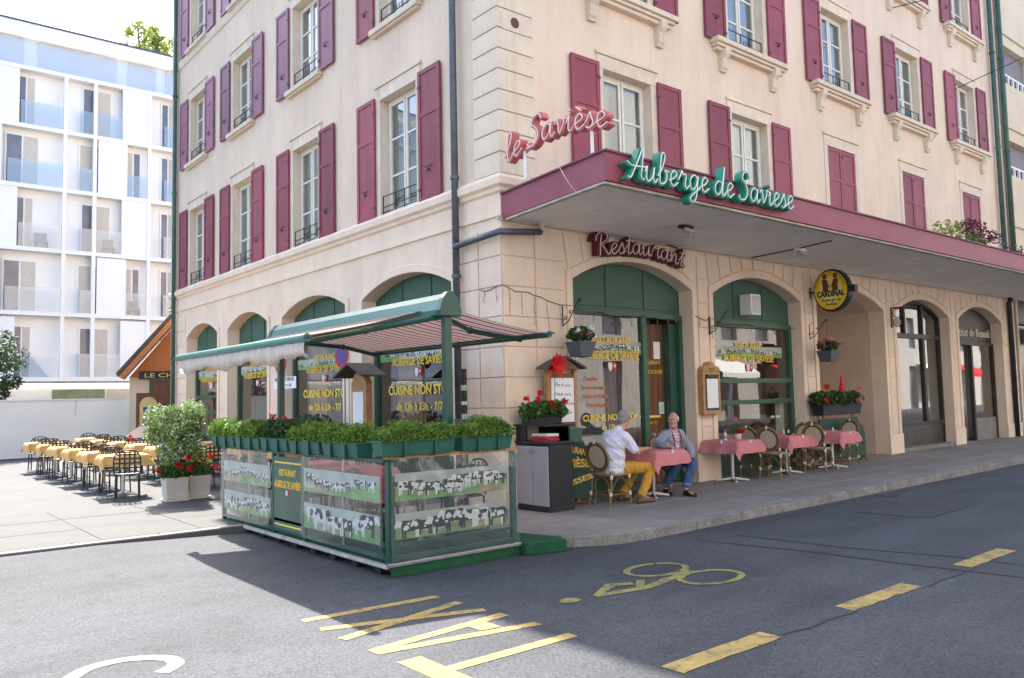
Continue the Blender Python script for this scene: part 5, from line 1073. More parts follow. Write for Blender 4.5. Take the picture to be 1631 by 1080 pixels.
# menu case on the pier
mc = empty('menu_case', (4.81, -.03, 1.25), label='wooden wall menu case with carved top right of the door', cat='menu case'); MB().box(-.26, .26, -.13, 0, 0, .80).build('case', WOODL, mc, bevel=.01); MB().prism([(-.27, .80), (.27, .80), (.22, .88), (.10, .90), (.05, .97), (0, .98), (-.05, .97), (-.10, .90), (-.22, .88)], -.14, -.0).build('crest', WOODL, mc, bevel=.01); MB().box(-.19, .19, -.139, -.13, .08, .74).build('recess', BLACK, mc); MB().box(-.165, .165, -.145, -.14, .12, .66).build('menu_sheet', PAPER, mc); MB().box(-.17, .17, -.17, -.14, .70, .74).build('lamp_strip', IRON, mc); text('case_lettering', 'MENUS', .06, M('burnt_letters', (.08, .035, .015), .7), (0, -.142, .82), (1, 0, 0), (0, 0, 1), mc)
# speaker box in the second arch, lamps under the canopy
ac = empty('loudspeaker_box', (6.55, .24, 3.2), label='white box loudspeaker fixed in the second green arch', cat='speaker'); MB().box(-.17, .17, -.26, 0.02, 0, .42).build('box', WHITE, ac, bevel=.015); MB().box(-.135, .135, -.268, -.26, .035, .385).build('grille', M('light_grey_grille', (.55, .55, .53), .7), ac)
for k, (x, y, l) in enumerate(((2.73, -1.33, 'weathered lamp under the canopy above the entrance'), (6.3, -1.2, 'small canopy lamp fed by a diagonal cable'))):
    lp = empty('canopy_lamp', (x, y, cz0-.014), label=l, cat='lamp', group='lamps under the canopy'); MB().box(-.13, .13, -.06, .06, -.05, 0).build('housing', IRON if k == 0 else WHITE, lp, bevel=.01); MB().tube([(-.10, -.07, -.08), (.12, -.07, -.10)], .03, 8).build('lamp_tube', TRIM, lp); MB().tube([(-.10, .05, -.08), (.12, .05, -.10)], .03, 8).build('lamp_tube', TRIM, lp)
tag(MB().tube([(6.33, -.1, cz0-.022), (6.2, -1.2, cz0-.022), (6.0, -2.0, cz0-.022)], .012, 5).build('lamp_cable', IRON), 'dark cable running diagonally across the canopy soffit', 'cable'); tag(MB().tube(catmull([(-.33, -1.6, 4.78), (-.42, -1.72, 4.74), (-.40, -1.9, 4.45), (-.30, -1.95, 4.31)], 5), .007, 6).build('loose_cable', TRIM), 'white cable looped over the canopy end', 'cable')
# flower box on its green board, by the passage
fb = empty('flower_box_stand', (9.0, -.28, gz(9)), label='dark green board on scroll legs carrying a flower box before the passage', cat='stand'); MB().prism([(-.75, .12), (1.1, .12), (1.1, .62), (1.0, .78), (.86, .84), (.78, .98), (-.75, .98)], -.02, .02).build('board', MATS['board_green'], fb); MB().tube([(.82, 0, 1.0), (.9, 0, .86), (1.05, 0, .78), (1.16, 0, .62), (1.16, 0, 0)], .013, 6).build('tube_frame', MATS['verdigris_frame'], fb)
for x in (-.7, 1.08): MB().tube([(x, 0, .12), (x, -.08, 0)], .013, 6).build('leg', IRON, fb); MB().tube([(x, 0, .12), (x, .12, 0)], .013, 6).build('leg', IRON, fb)
fx = empty('flower_box', (9.02, -.28, 1.06+gz(9)), label='dark flower box with pink and red blooms on the green board', cat='flower box'); MB().rbox(-.78, .78, -.12, .12, 0, .24, -.02).build('box', BLACK, fx, bevel=.006); g = MB(); rg = random.Random(12); leaves(g, 1900, lambda: inell((rg.uniform(-.75, .75), 0, .33), (.28, .22, .18), rg, .35), .085, rg, .8); g.build('foliage', DKLEAF, fx, recalc=False)
for m_, n_ in ((PINKP, 4), (RED, 5)):
    g = MB()
    for _ in range(n_): c = (rg.uniform(-.8, .8), rg.uniform(-.22, 0), rg.uniform(.3, .62)); leaves(g, 36, lambda: inell(c, (.07, .06, .06), rg, .1), .05, rg, .9)
    tag(g.build('blooms', m_, fx, recalc=False), kind='stuff')
for x in (-.6, .6): MB().tube([(x, 0, -.08), (x, 0, .01)], .012, 5).build('foot', IRON, fx)
ps = empty('red_pennant', (9.22, -.30, 1.4+gz(9)), label='small folded red parasol rising from the flower box', cat='parasol'); MB().lathe([(.004, .56), (.03, .40), (.075, .12), (.085, .05), (.03, .06)], n=10).build('canopy', RED, ps); MB().tube([(0, 0, -.15), (0, 0, .58)], .006, 5).build('stick', WOODL, ps)
sc_ = empty('scroll_bracket_sign', (12.25, -.02, 3.15), label='ornate black scroll bracket with a small round emblem beyond the passage', cat='bracket'); MB().box(-.02, .02, -.03, 0, 0, .50).build('wall_plate', IRON, sc_)
for z, r_ in ((.12, .10), (.36, .11)): MB().tube([(0, -.16+r_*math.cos(R(30*q)), z+r_*math.sin(R(30*q))) for q in range(12)], .012, 5, True).build('ring', IRON, sc_)
MB().box(-.012, .012, -.30, -.0, .47, .50).build('arm', IRON, sc_); MB().prism([(-.16+.075*math.cos(R(20*q)), .12+.075*math.sin(R(20*q))) for q in range(18)], -.012, .012, 'x').build('emblem', M('cream_emblem', (.6, .55, .42), .6), sc_)
# maple pots standing on the canopy
def canopy_pot(x, y, label, spec, seed, potm):
    p = empty('canopy_plant', (x, y, cz1+.03), label=label, cat='potted plant'); rg = random.Random(seed); MB().rbox(-.2, .2, -.15, .15, 0, .24, -.03).build('pot', potm, p, bevel=.01); g = MB()
    for c, r_, m_, n_ in spec: g.tube([(0, 0, .2), (c[0]*.5, c[1]*.5, c[2]*.5+.1), c], [.014, .01, .005], 5)
    g.build('stems', BARK, p)
    for c, r_, m_, n_ in spec: g = MB(); leaves(g, n_, lambda: inell(c, r_, rg, .15), .085, rg, .5); g.build('foliage', m_, p, recalc=False)
canopy_pot(13.7, -1.2, 'white pot with light green maple on the canopy edge', [((-.75, 0, .75), (.5, .35, .22), LIMEL, 260), ((.35, 0, .5), (.55, .35, .3), GERL, 420)], 41, WHITE); canopy_pot(14.9, -1.2, 'pot with dark purple maple branches on the canopy edge', [((-.6, 0, .95), (.65, .3, .2), PURL, 300), ((.5, .0, .8), (.55, .3, .18), PURL, 240)], 42, WHITE); canopy_pot(17.2, -1.25, 'pale turquoise pots with wispy plants at the far canopy edge', [((-.3, 0, .5), (.4, .3, .25), PURL, 160), ((.3, 0, .45), (.35, .3, .2), GERL, 140)], 43, M('turquoise_pot', (.40, .62, .58), .6))
# overhead street cables
for k, (a, b, l) in enumerate((((13.3, -.02, 11.6), (19, -9, 12.9), 'upper overhead wire anchored to the street facade'), ((16.8, -.02, 10.2), (19, -9, 12.9), 'lower overhead wire anchored to the street facade'))):
    tag(MB().tube([a, tuple((Vector(a)+Vector(b))/2+Vector((0, 0, -.1))), b], .012, 5).build('overhead_wire', IRON), l, 'wire', 'overhead wires')
# traffic signs on the side facade
def rsign(x, y, z, r, label, blue):
    s_ = empty('traffic_sign', (x, y, 0), label=label, cat='traffic sign'); MB().tube([(.04, 0, 0), (.04, 0, z+.3)], .03, 8).build('pole', CHROME, s_); d_ = lambda rr, e: MB().prism([(rr*math.cos(R(15*q)), z+rr*math.sin(R(15*q))) for q in range(24)], -e, 0, 'x')
    d_(r, .012).build('plate', M('sign_red', (.42, .03, .04), .5, .1), s_); d_(r*.70, .016).build('disc', M('sign_blue', (.03, .06, .3), .5, .1) if blue else WHITE, s_)
    if blue: MB().add([(-.018, -.25*.7*r/.3, z+.17), (-.018, -.17*r/.3, z+.2), (-.018, .2*r/.3, z-.17), (-.018, .16*r/.3, z-.2)], [(0, 1, 2, 3)]).build('slash', MATS['sign_red'], s_)
    return s_
s1_ = rsign(-.62, 6.65, 2.52, .30, 'round no-entry-for-vehicles sign on a pole before the third arch', False); s2_ = rsign(-.62, 3.95, 2.50, .26, 'round no-parking sign on a pole before the nearest side arch', True)
pp = MB().box(-.012, 0, -.75, .35, 1.93, 2.17).build('plate_below', WHITE, s1_); text('plate_lettering', 'PROPRIÉTÉ PRIVÉE', .11, BLACK, (-.015, -.2, 2.08), (0, -1, 0), (0, 0, 1), pp, width=.95); text('plate_lettering', 'P. C. 258', .08, BLACK, (-.015, -.4, 1.97), (0, -1, 0), (0, 0, 1), pp)
mp_ = empty('post_menu_box', (-.72, 3.05, 0), label='wooden menu post with small shingle roof behind the planters', cat='menu board'); MB().box(-.06, .06, -.26, .26, .0, 1.95).build('body', WOODL, mp_, bevel=.01); MB().prism([(-.26, 1.95), (.26, 1.95), (.14, 2.1), (0, 2.16), (-.14, 2.1)], -.06, .06, 'x').build('crest', WOODL, mp_); MB().box(-.075, -.06, -.18, .18, .95, 1.80).build('sheet', PAPER, mp_)
for s in (-1, 1): MB().add([(-.28, 0, 2.30), (-.28, s*.52, 2.08), (.2, s*.52, 2.08), (.2, 0, 2.30), (-.28, 0, 2.265), (-.28, s*.52, 2.045), (.2, s*.52, 2.045), (.2, 0, 2.265)], [(0, 1, 2, 3), (4, 7, 6, 5), (0, 4, 5, 1), (1, 5, 6, 2), (2, 6, 7, 3), (3, 7, 4, 0)]).build('roof_slope', SHINGLE, mp_)
tp = empty('sticker_pole', (-.30, .62, 0), label='slim dark pole covered with peeling stickers beside the corner pipe', cat='pole'); MB().tube([(0, 0, 0), (0, 0, 2.1)], .045, 10).build('pole', BLACK, tp); rg = random.Random(2)
for k in range(9): z = 1.0+k*.11; a = rg.uniform(2.2, 4.4); MB().lathe([(.0462, 0), (.0462, rg.uniform(.05, .09))], (0, 0, z), 10).build('sticker', rg.choice((PAPER, PAPER, MATS['pale_teal_sticker'], M('sticker_violet', (.3, .25, .5), .6))), tp) if k % 2 else None
for x, y, sd, l in ((-.75, 5.2, 51, 'dark green shrub behind the far planter'), (-.9, 4.4, 52, 'leafy potted shrub between the planters and the side arch')):
    b_ = empty('potted_shrub', (x, y, 0), label=l, cat='shrub'); rg = random.Random(sd); MB().rbox(-.17, .17, -.17, .17, 0, .4, -.03).build('pot', BLACK, b_); MB().tube([(0, 0, .35), (.03, 0, .9)], .02, 6).build('stem', BARK, b_); g = MB(); leaves(g, 1100, lambda: inell((0, 0, 1.05), (.42, .5, .38), rg, .3), .08, rg, .5); g.build('foliage', DKLEAF, b_, recalc=False)
# ================================================================ PEOPLE
from mathutils import noise as mnoise
def blob(name, prims, voxel, mat, base, parent=None, smooth=6, cut=None, folds=0., strands=0.):
    """one continuous surface: tapered capsules and ellipsoids fused by a voxel remesh"""
    g = MB()
    for p in prims:
        if p[0] == 'c':
            _, a, ra, b, rb = p; a, b = Vector(a), Vector(b); n = 5; g.tube([a.lerp(b, i/n) for i in range(n+1)], [ra+(rb-ra)*i/n for i in range(n+1)], 12); g.ell(tuple(a), (ra*.99,)*3, 12, 8); g.ell(tuple(b), (rb*.99,)*3, 12, 8)
        else:
            _, c, r_, ax = p if len(p) == 4 else (*p, 0); h = MB(); h.ell((0, 0, 0), r_, 16, 10); ca, sa = math.cos(ax), math.sin(ax); g.add([(c[0]+x*ca-y*sa, c[1]+x*sa+y*ca, c[2]+z) for x, y, z in h.v], h.f)
    g.v = [(x-base[0], y-base[1], z-base[2]) for x, y, z in g.v]
    me = g.mesh(name, mat); o = bpy.data.objects.new('tmp', me); COL.objects.link(o)
    b = bmesh.new(); b.from_mesh(me); bmesh.ops.recalc_face_normals(b, faces=b.faces); b.to_mesh(me); b.free()
    k = o.modifiers.new('r', 'REMESH'); k.mode = 'VOXEL'; k.voxel_size = voxel; k = o.modifiers.new('s', 'SMOOTH'); k.factor = .5; k.iterations = smooth
    bpy.context.view_layer.update(); m2 = bpy.data.meshes.new_from_object(o.evaluated_get(bpy.context.evaluated_depsgraph_get())); bpy.data.objects.remove(o); m2.materials.clear(); m2.materials.append(mat); m2.name = name
    if folds or strands:
        nrm = [v.normal.copy() for v in m2.vertices]
        for v, nv in zip(m2.vertices, nrm):
            p = v.co.copy(); d = 0
            if folds: q = mnoise.noise(Vector((p.x*7, p.y*7, p.z*13+2*p.x*7))); d += folds*((1-abs(q)*3) if abs(q) < .33 else 0)+folds*.6*mnoise.noise(p*11)
            if strands: d += strands*mnoise.noise(Vector((p.x*90, p.y*90, p.z*38)))+strands*.8*mnoise.noise(p*30)
            v.co = p+nv*d
    if cut:
        b = bmesh.new(); b.from_mesh(m2); bmesh.ops.delete(b, geom=[v for v in b.verts if cut(Vector(base)+v.co)], context='VERTS'); b.to_mesh(m2); b.free()
    r = link(name, m2, parent, smooth=True)
    if not parent: r.location = base
    return r
SKIN = M('warm_skin', (.50, .27, .19), .55, .12, 14, spec=.4); SKIN2 = M('ruddy_skin', (.52, .26, .20), .55, .15, 14); HAIRG = M('grey_hair', (.27, .26, .25), .8, .45, 60, .6, 120, stretch=(1, 1, .4)); HAIRW = M('white_hair', (.6, .58, .55), .85, .2, 60, .5, 120)
EYE = M('dark_eye', (.02, .015, .012), .3); LIP = M('lip', (.36, .13, .11), .5)
def head(c, f, s=1.):
    """skull, jaw, nose, ears, neck-ready; c centre, f facing angle; returns prims"""
    ca, sa = math.cos(f), math.sin(f); P = lambda x, y, z: (c[0]+(x*ca-y*sa)*s, c[1]+(x*sa+y*ca)*s, c[2]+z*s)
    return [('e', P(-.012, 0, .03), (.098*s, .078*s, .098*s), f), ('e', P(.022, 0, -.035), (.072*s, .062*s, .092*s), f), ('e', P(.05, 0, -.088), (.036*s, .036*s, .03*s), f), ('c', P(.086, 0, .015), .011*s, P(.108, 0, -.03), .017*s), ('c', P(.06, .045, -.03), .022*s, P(.06, -.045, -.03), .022*s), ('c', P(.072, .03, .03), .016*s, P(.072, -.03, .03), .016*s), ('e', P(-.012, .080, -.01), (.022*s, .010*s, .032*s), f), ('e', P(-.012, -.080, -.01), (.022*s, .010*s, .032*s), f)], P
def hand(w, d, up, side):
    """palm and five separate curled fingers; w wrist, d pointing direction, side = thumb direction"""
    w, d, up, side = Vector(w), Vector(d).normalized(), Vector(up).normalized(), Vector(side).normalized(); pr = [('c', w, .024, w+d*.075, .027), ('c', w+d*.03+side*.022, .018, w+d*.085+side*.028, .015), ('c', w+d*.03-side*.024, .016, w+d*.08-side*.030, .013)]
    for k, ln in enumerate((.070, .080, .076, .060)):
        o = side*(.031-.0205*k); a = w+d*.085+o; b = a+d*ln*.5+up*.010; e = b+d*ln*.5-up*.020; pr += [('c', a, .0098, b, .009), ('c', b, .009, e, .0075)]
    t0 = w+d*.025+side*.03; t1 = t0+d*.035+side*.03; t2 = t1+d*.03+side*.006; pr += [('c', t0, .013, t1, .0105), ('c', t1, .0105, t2, .009)]; return pr
def face(P, body, base, s, hairm, tilt=0):
    q = lambda x, y, z: tuple(Vector(P(x, y, z))-Vector(base))
    for y in (-.030, .030): MB().ell(q(.082, y, .016), (.009, .010, .006), 8, 6).build('eye', EYE, body, smooth=True); MB().tube([q(.086, y-.02, .036), q(.091, y, .042), q(.084, y+.02, .036)], .005, 5).build('eyebrow', hairm, body)
    MB().tube([q(.088, -.025, -.062), q(.096, 0, -.060), q(.088, .025, -.062)], .0045, 5).build('mouth', LIP, body)
# ---- man in mustard trousers, seen from behind his right shoulder
b1 = (1.36, -.86, gz(1.4)); hp, P1 = head((1.625, -.885, 1.285), R(8))
body = [('c', (1.49, -.88, 1.06), .062, (1.60, -.885, 1.20), .056), ('e', (1.40, -.86, .60), (.13, .155, .12)), ('e', (1.42, -.86, .78), (.12, .15, .15)), ('e', (1.44, -.87, .96), (.11, .17, .14)), ('c', (1.46, -.68, 1.04), .055, (1.45, -1.06, 1.03), .055),
        ('c', (1.46, -1.07, 1.03), .05, (1.60, -1.12, .80), .043), ('c', (1.60, -1.12, .80), .043, (1.99, -.99, .815), .028), ('c', (1.46, -.66, 1.03), .05, (1.70, -.58, .83), .043), ('c', (1.70, -.58, .83), .043, (2.05, -.70, .81), .028),
        ('c', (1.46, -.95, .55), .08, (2.02, -1.05, .52), .058), ('c', (2.02, -1.05, .52), .055, (1.74, -1.09, .11), .036), ('c', (1.46, -.77, .55), .08, (2.0, -.76, .52), .058), ('c', (2.0, -.76, .52), .055, (1.72, -.72, .11), .036), ('c', (1.73, -1.09, .09), .034, (1.93, -1.13, .055), .03), ('c', (1.71, -.72, .09), .034, (1.90, -.70, .055), .03)]+hp
body += hand((1.99, -.99, .815), (1, .25, -.06), (0, 0, 1), (-.25, 1, 0))+hand((2.05, -.70, .81), (1, -.35, -.06), (0, 0, 1), (-.35, -1, 0))
man1 = blob('person', body, .0075, SKIN, b1); tag(man1, 'person in pale lilac shirt and mustard trousers leaning on the pink table', 'person'); face(P1, man1, b1, 1, HAIRG)
SHIRT = M('lilac_shirt', (.70, .68, .76), .85, .06, 4, .3, 12, fine=.03)
blob('shirt', [('e', (1.37, -.86, .60), (.165, .205, .13)), ('e', (1.38, -.86, .74), (.175, .20, .16)), ('e', (1.41, -.865, .92), (.155, .21, .17)), ('c', (1.455, -.70, 1.035), .085, (1.445, -1.03, 1.025), .085), ('c', (1.455, -1.05, 1.02), .078, (1.575, -1.115, .83), .068), ('c', (1.455, -.67, 1.02), .078, (1.66, -.595, .87), .068), ('c', (1.46, -.87, 1.06), .080, (1.51, -.88, 1.125), .068), ('e', (1.36, -.86, .52), (.17, .20, .08))], .010, SHIRT, b1, man1, 34, folds=.014)
MUST = M('mustard_trousers', (.52, .27, .035), .85, .14, 5, .4, 14)
blob('trousers', [('e', (1.38, -.86, .545), (.145, .185, .105)), ('c', (1.44, -.95, .55), .105, (2.02, -1.05, .525), .080), ('c', (2.02, -1.05, .525), .078, (1.76, -1.085, .15), .066), ('c', (1.44, -.77, .55), .105, (2.0, -.76, .525), .080), ('c', (2.0, -.76, .525), .078, (1.74, -.72, .15), .066)], .010, MUST, b1, man1, 12, folds=.011)
BRS = M('brown_leather', (.10, .05, .03), .45, .2, 10)
for x, y, e in ((1.70, -1.09, -.06), (1.68, -.72, .05)): blob('shoe', [('c', (x+.0, y, .065), .045, (x+.22, y+e*.7, .045), .040), ('c', (x-.03, y, .05), .042, (x+.24, y+e, .033), .034), ('c', (x, y, .09), .042, (x+.04, y, .10), .042)], .008, BRS, b1, man1)
blob('hair', [('e', P1(-.022, 0, .052), (.100, .084, .088), R(8)), ('e', P1(-.055, 0, -.01), (.065, .076, .07), R(8)), ('c', P1(-.01, .07, .01), .02, P1(.0, .066, .06), .03), ('c', P1(-.01, -.07, .01), .02, P1(.0, -.066, .06), .03), ('c', P1(.055, .02, .105), .022, P1(.03, -.03, .115), .024)], .0065, HAIRG, b1, man1, 3, strands=.007)
# ---- man in the grey jacket, facing the street
F2 = R(-105); b2 = (3.03, -.60, gz(3)); FH = R(-152); hp, P2 = head((2.965, -.735, 1.215), FH)
body = [('c', (3.03, -.66, 1.02), .062, (2.99, -.735, 1.14), .056), ('e', (3.04, -.60, .60), (.16, .13, .12)), ('e', (3.04, -.62, .78), (.16, .125, .15)), ('e', (3.03, -.64, .93), (.175, .115, .13)), ('c', (2.83, -.67, 1.0), .055, (3.24, -.63, .98), .055),
        ('c', (2.82, -.67, 1.0), .05, (2.64, -.66, .84), .043), ('c', (2.64, -.66, .84), .043, (2.62, -.90, .80), .028), ('c', (3.25, -.63, .98), .05, (3.40, -.70, .73), .043), ('c', (3.40, -.70, .73), .043, (3.20, -.90, .62), .028),
        ('c', (3.12, -.66, .56), .08, (3.0, -1.06, .53), .058), ('c', (3.0, -1.06, .53), .055, (2.83, -1.06, .12), .036), ('c', (2.94, -.66, .56), .08, (2.70, -1.0, .53), .058), ('c', (2.70, -1.0, .53), .055, (2.70, -.74, .12), .036), ('c', (2.83, -1.07, .09), .034, (2.78, -1.25, .055), .03), ('c', (2.70, -.75, .09), .034, (2.62, -.92, .055), .03)]+hp
body += hand((2.62, -.90, .80), (-.3, -1, -.05), (0, 0, 1), (-1, .3, 0))+hand((3.20, -.90, .62), (-1, -.35, -.15), (0, 0, 1), (-.35, -1, .1))
man2 = blob('person', body, .0075, SKIN2, b2); tag(man2, 'person in grey jacket, plaid shirt and blue jeans facing the street', 'person'); face(P2, man2, b2, 1, HAIRW)
PLAID = M('plaid_shirt', (.72, .66, .66), .85, .04, 4); n = PLAID.node_tree.nodes; L = PLAID.node_tree.links; tc = n.new('ShaderNodeTexCoord'); sp_ = n.new('ShaderNodeSeparateXYZ'); L.new(tc.outputs['Object'], sp_.inputs[0]); prev = None
for ax_, per, col in ((0, .052, (.42, .05, .07)), (2, .052, (.42, .05, .07)), (0, .026, (.25, .22, .35)), (2, .034, (.25, .22, .35))):
    d_ = n.new('ShaderNodeMath'); d_.operation = 'DIVIDE'; d_.inputs[1].default_value = per; L.new(sp_.outputs[ax_], d_.inputs[0]); f_ = n.new('ShaderNodeMath'); f_.operation = 'FRACT'; L.new(d_.outputs[0], f_.inputs[0]); c_ = n.new('ShaderNodeMath'); c_.operation = 'LESS_THAN'; c_.inputs[1].default_value = .28; L.new(f_.outputs[0], c_.inputs[0]); h_ = n.new('ShaderNodeMath'); h_.operation = 'MULTIPLY'; h_.inputs[1].default_value = .6; L.new(c_.outputs[0], h_.inputs[0])
    mx = n.new('ShaderNodeMix'); mx.data_type = 'RGBA'; L.new(h_.outputs[0], mx.inputs[0]); mx.inputs[7].default_value = (*col, 1)
    if prev: L.new(prev, mx.inputs[6])
    else: mx.inputs[6].default_value = (.72, .66, .66, 1)
    prev = mx.outputs[2]
L.new(prev, n['Principled BSDF'].inputs['Base Color'])
tors = lambda k: [('e', (3.04, -.60, .60), (.195*k, .16*k, .13)), ('e', (3.04, -.63, .75), (.195*k, .165*k, .16)), ('e', (3.03, -.645, .90), (.20*k, .145*k, .15)), ('c', (2.86, -.67, .985), .075*k, (3.21, -.635, .965), .075*k), ('c', (3.03, -.66, 1.03), .075*k, (3.015, -.69, 1.085), .066*k)]
blob('shirt', tors(1.0), .010, PLAID, b2, man2, 26, folds=.008)
GREYJ = M('grey_jacket', (.27, .29, .35), .9, .08, 5, .3, 16)
fd = Vector((math.cos(F2), math.sin(F2), 0)); ls = Vector((-math.sin(F2), math.cos(F2), 0))
def cutj(p):
    q = p-Vector((3.03, -.64, 0)); return q.dot(fd) > .03 and abs(q.dot(ls)) < .045+.06*max(0, min(1, (p.z-.55)/.5)) or (p.z > 1.06 and q.dot(fd) > -.01)
blob('jacket', tors(1.13)+[('c', (2.85, -.67, .985), .088, (2.65, -.66, .85), .074), ('c', (2.65, -.66, .85), .074, (2.625, -.86, .815), .058), ('c', (3.22, -.635, .965), .09, (3.40, -.70, .74), .076), ('c', (3.40, -.70, .74), .076, (3.235, -.87, .635), .058), ('e', (3.06, -.56, .50), (.22, .15, .12)), ('c', (3.22, -.68, .55), .07, (3.25, -.74, .30), .05)], .010, GREYJ, b2, man2, 24, cutj, folds=.013)
for s in (-1, 1):   # red braces
    pts = [Vector((3.03, -.645, 0))+ls*s*(.075)+fd*a_+Vector((0, 0, z)) for a_, z in ((.17, .60), (.185, .75), (.165, .92), (.10, 1.04))]; MB().tube([tuple(p-Vector(b2)) for p in pts], .010, 6).build('braces', M('dark_red_braces', (.30, .02, .04), .7), man2)
JEAN = M('blue_jeans', (.045, .10, .22), .9, .25, 8, .3, 60, fine=.15, fscale=120)
blob('trousers', [('e', (3.04, -.61, .555), (.18, .15, .10)), ('c', (3.12, -.66, .56), .098, (3.0, -1.06, .535), .078), ('c', (3.0, -1.06, .535), .076, (2.855, -1.06, .20), .066), ('c', (2.94, -.66, .56), .098, (2.70, -1.0, .535), .078), ('c', (2.70, -1.0, .535), .076, (2.70, -.77, .20), .066)], .010, JEAN, b2, man2, 12, folds=.010)
for x, y in ((2.855, -1.06), (2.70, -.77)): MB().lathe([(.066, 0), (.071, .005), (.071, .05), (.066, .055)], (x-b2[0], y-b2[1], .17-b2[2]), 16).build('jeans_cuff', M('jeans_cuff', (.12, .2, .34), .9), man2, smooth=True)
for x, y, ex, ey in ((2.835, -1.06, -.05, -.22), (2.70, -.75, -.09, -.20)): blob('shoe', [('c', (x, y, .065), .043, (x+ex*.9, y+ey*.9, .045), .040), ('c', (x-ex*.12, y-ey*.12, .048), .042, (x+ex, y+ey, .033), .036), ('c', (x-ex*.05, y-ey*.05, .085), .045, (x+ex*.5, y+ey*.5, .062), .042)], .008, BLACK, b2, man2)
blob('hair', [('e', P2(-.055, 0, .01), (.062, .081, .065), FH), ('c', P2(-.02, .074, -.005), .016, P2(-.03, .07, .045), .02), ('c', P2(-.02, -.074, -.005), .016, P2(-.03, -.07, .045), .02)], .006, HAIRW, b2, man2, 3, strands=.006)
blob('beard', [('c', P2(.035, .05, -.07), .020, P2(.075, .0, -.10), .024), ('c', P2(.035, -.05, -.07), .020, P2(.075, .0, -.10), .024)], .006, M('stubble', (.46, .34, .29), .85, .3, 60), b2, man2, 3, strands=.004)
# ================================================================ BACKGROUND
# white apartment block
WB = M('white_render', (.86, .84, .81), .85, .03, .6); WP = M('white_panel', (.86, .85, .83), .7, .03, .8); BL = M('grey_blind', (.60, .60, .64), .7, .06, 2); DKW = M('dark_window', (.14, .14, .17), .25, .3, 1.5, spec=.8); BEI = M('beige_curtain', (.58, .53, .46), .9, .15, 5, stretch=(8, 1, 1))
YF = 26.0; wl = empty('apartment_block', (-5.45, 37.95, -.556), label='white modern apartment block with glass balconies and roof storey', cat='building'); wl.scale = (1.337,)*3; T_ = off((-6, YF, 0))
def wb(name, mat, *b, parent=None, bevel=0): g = MB(T_); [g.box(*q) for q in b]; return g.build(name, mat, parent or wl, bevel=bevel)
FZ = [2.75, 5.28, 7.76, 10.2, 12.55]; TOPZ = 14.85
wb('wall', WB, (-30, 14, YF+.40, YF+.65, 2.6, TOPZ+.1)); wb('wall', M('ground_floor_render', (.72, .71, .71), .85), (-30, 14, YF+.9, YF+1.1, 0, 2.7)); wb('floor_slab', WB, (-30, 14, YF+.9, YF+8, 2.6, 2.75))
for z in FZ+[TOPZ]: wb('slab_edge', WP, (-30, 14, YF-.02, YF+.41, z-.10, z+.06))
PX = [-7.6, -6.5, -4.4, -3.3, -1.16, -.08, 2.0, 3.1, 5.2]
for x in PX:
    if x > -2.: wb('fin_post', WP, (x-.07, x+.07, YF-.03, YF+.10, 2.65, TOPZ))
rgb = random.Random(4)
bays = [(-3.2, -1.16), (-.08, 2.0), (2.0, 4.2)]
def flat_window(x0, x1, z0, z1, dark, y=YF+.39):
    f = wb('window', WP, (x0-.06, x1+.06, y-.05, y+.02, z0-.04, z1+.06)); wb('pane', DKW if dark else BEI, (x0, (x0+x1)/2-.03, y-.06, y-.05, z0, z1), parent=f); wb('pane', BEI if dark else DKW, ((x0+x1)/2+.03, x1, y-.06, y-.05, z0, z1), parent=f)
for fi, z in enumerate(FZ):
    h = 2.0; e = fi % 2
    # left column (cut by the picture edge), middle column, right column; panels alternate from floor to floor
    flat_window(-2.75 if not e else -3.1, -2.2 if not e else -2.05, z+.1, z+h, True)
    wb('sliding_panel', WP, (-6.2, -2.75 if not e else -3.3, YF+.02, YF+.08, z+.06, z+2.35))
    wb('balustrade', BGLASS, (-2.7 if not e else -3.1, -1.25, YF-.01, YF+.005, z+.06, z+.98))
    flat_window(-.55, .35, z+.1, z+h, e == 0) if e else flat_window(-.45, .55, z+.1, z+h, True)
    wb('sliding_panel', WP, ((.05, 1.2) if e else (.95, 1.95))[0]+0 and ((.05 if e else .95), (1.15 if e else 1.95), YF+.02, YF+.08, z+.06, z+2.35))
    wb('balustrade', BGLASS, (-.55, -.1, YF-.01, YF+.005, z+.06, z+.98)); wb('balustrade', BGLASS, (1.15 if e else -.02, 1.93 if e else .95, YF-.01, YF+.005, z+.06, z+.98))
    if e: flat_window(1.2, 1.7, z+.1, z+h, False)
    wb('balcony_side', BGLASS, (-.56, -.55, YF, YF+.38, z+.06, z+.98)); flat_window(2.6, 3.1, z+.1, z+h, True)
    wb('balustrade', BGLASS, (2.6, 3.6, YF-.01, YF+.005, z+.06, z+.98))
z = TOPZ
wb('roof_storey', WP, (-30, 14, YF+1.4, YF+8, z+.06, z+1.75)); wb('roof_edge', WP, (-30, 14, YF+.5, YF+8, z+1.68, z+2.02)); wb('roof_flashing', PIPE, (-30, 14, YF+.47, YF+.52, z+1.98, z+2.06))
for x0, x1 in ((-8, -2.45), (-1.95, 1.0), (1.45, 2.6), (3.0, 5)): f = wb('roof_blind', BL, (x0, x1, YF+1.34, YF+1.4, z+.2, z+1.62))
wb('balustrade', BGLASS, (-30, 14, YF+.02, YF+.035, z+.06, z+1.05))
wb('ground_window', M('green_reflection_window', (.16, .22, .12), .3, .5, 2), (-1.3, .6, YF+.86, YF+.9, 1.3, 2.35)); wb('ground_band', M('beige_band', (.5, .46, .4), .85), (.7, 4, YF+.86, YF+.9, 1.3, 2.35))
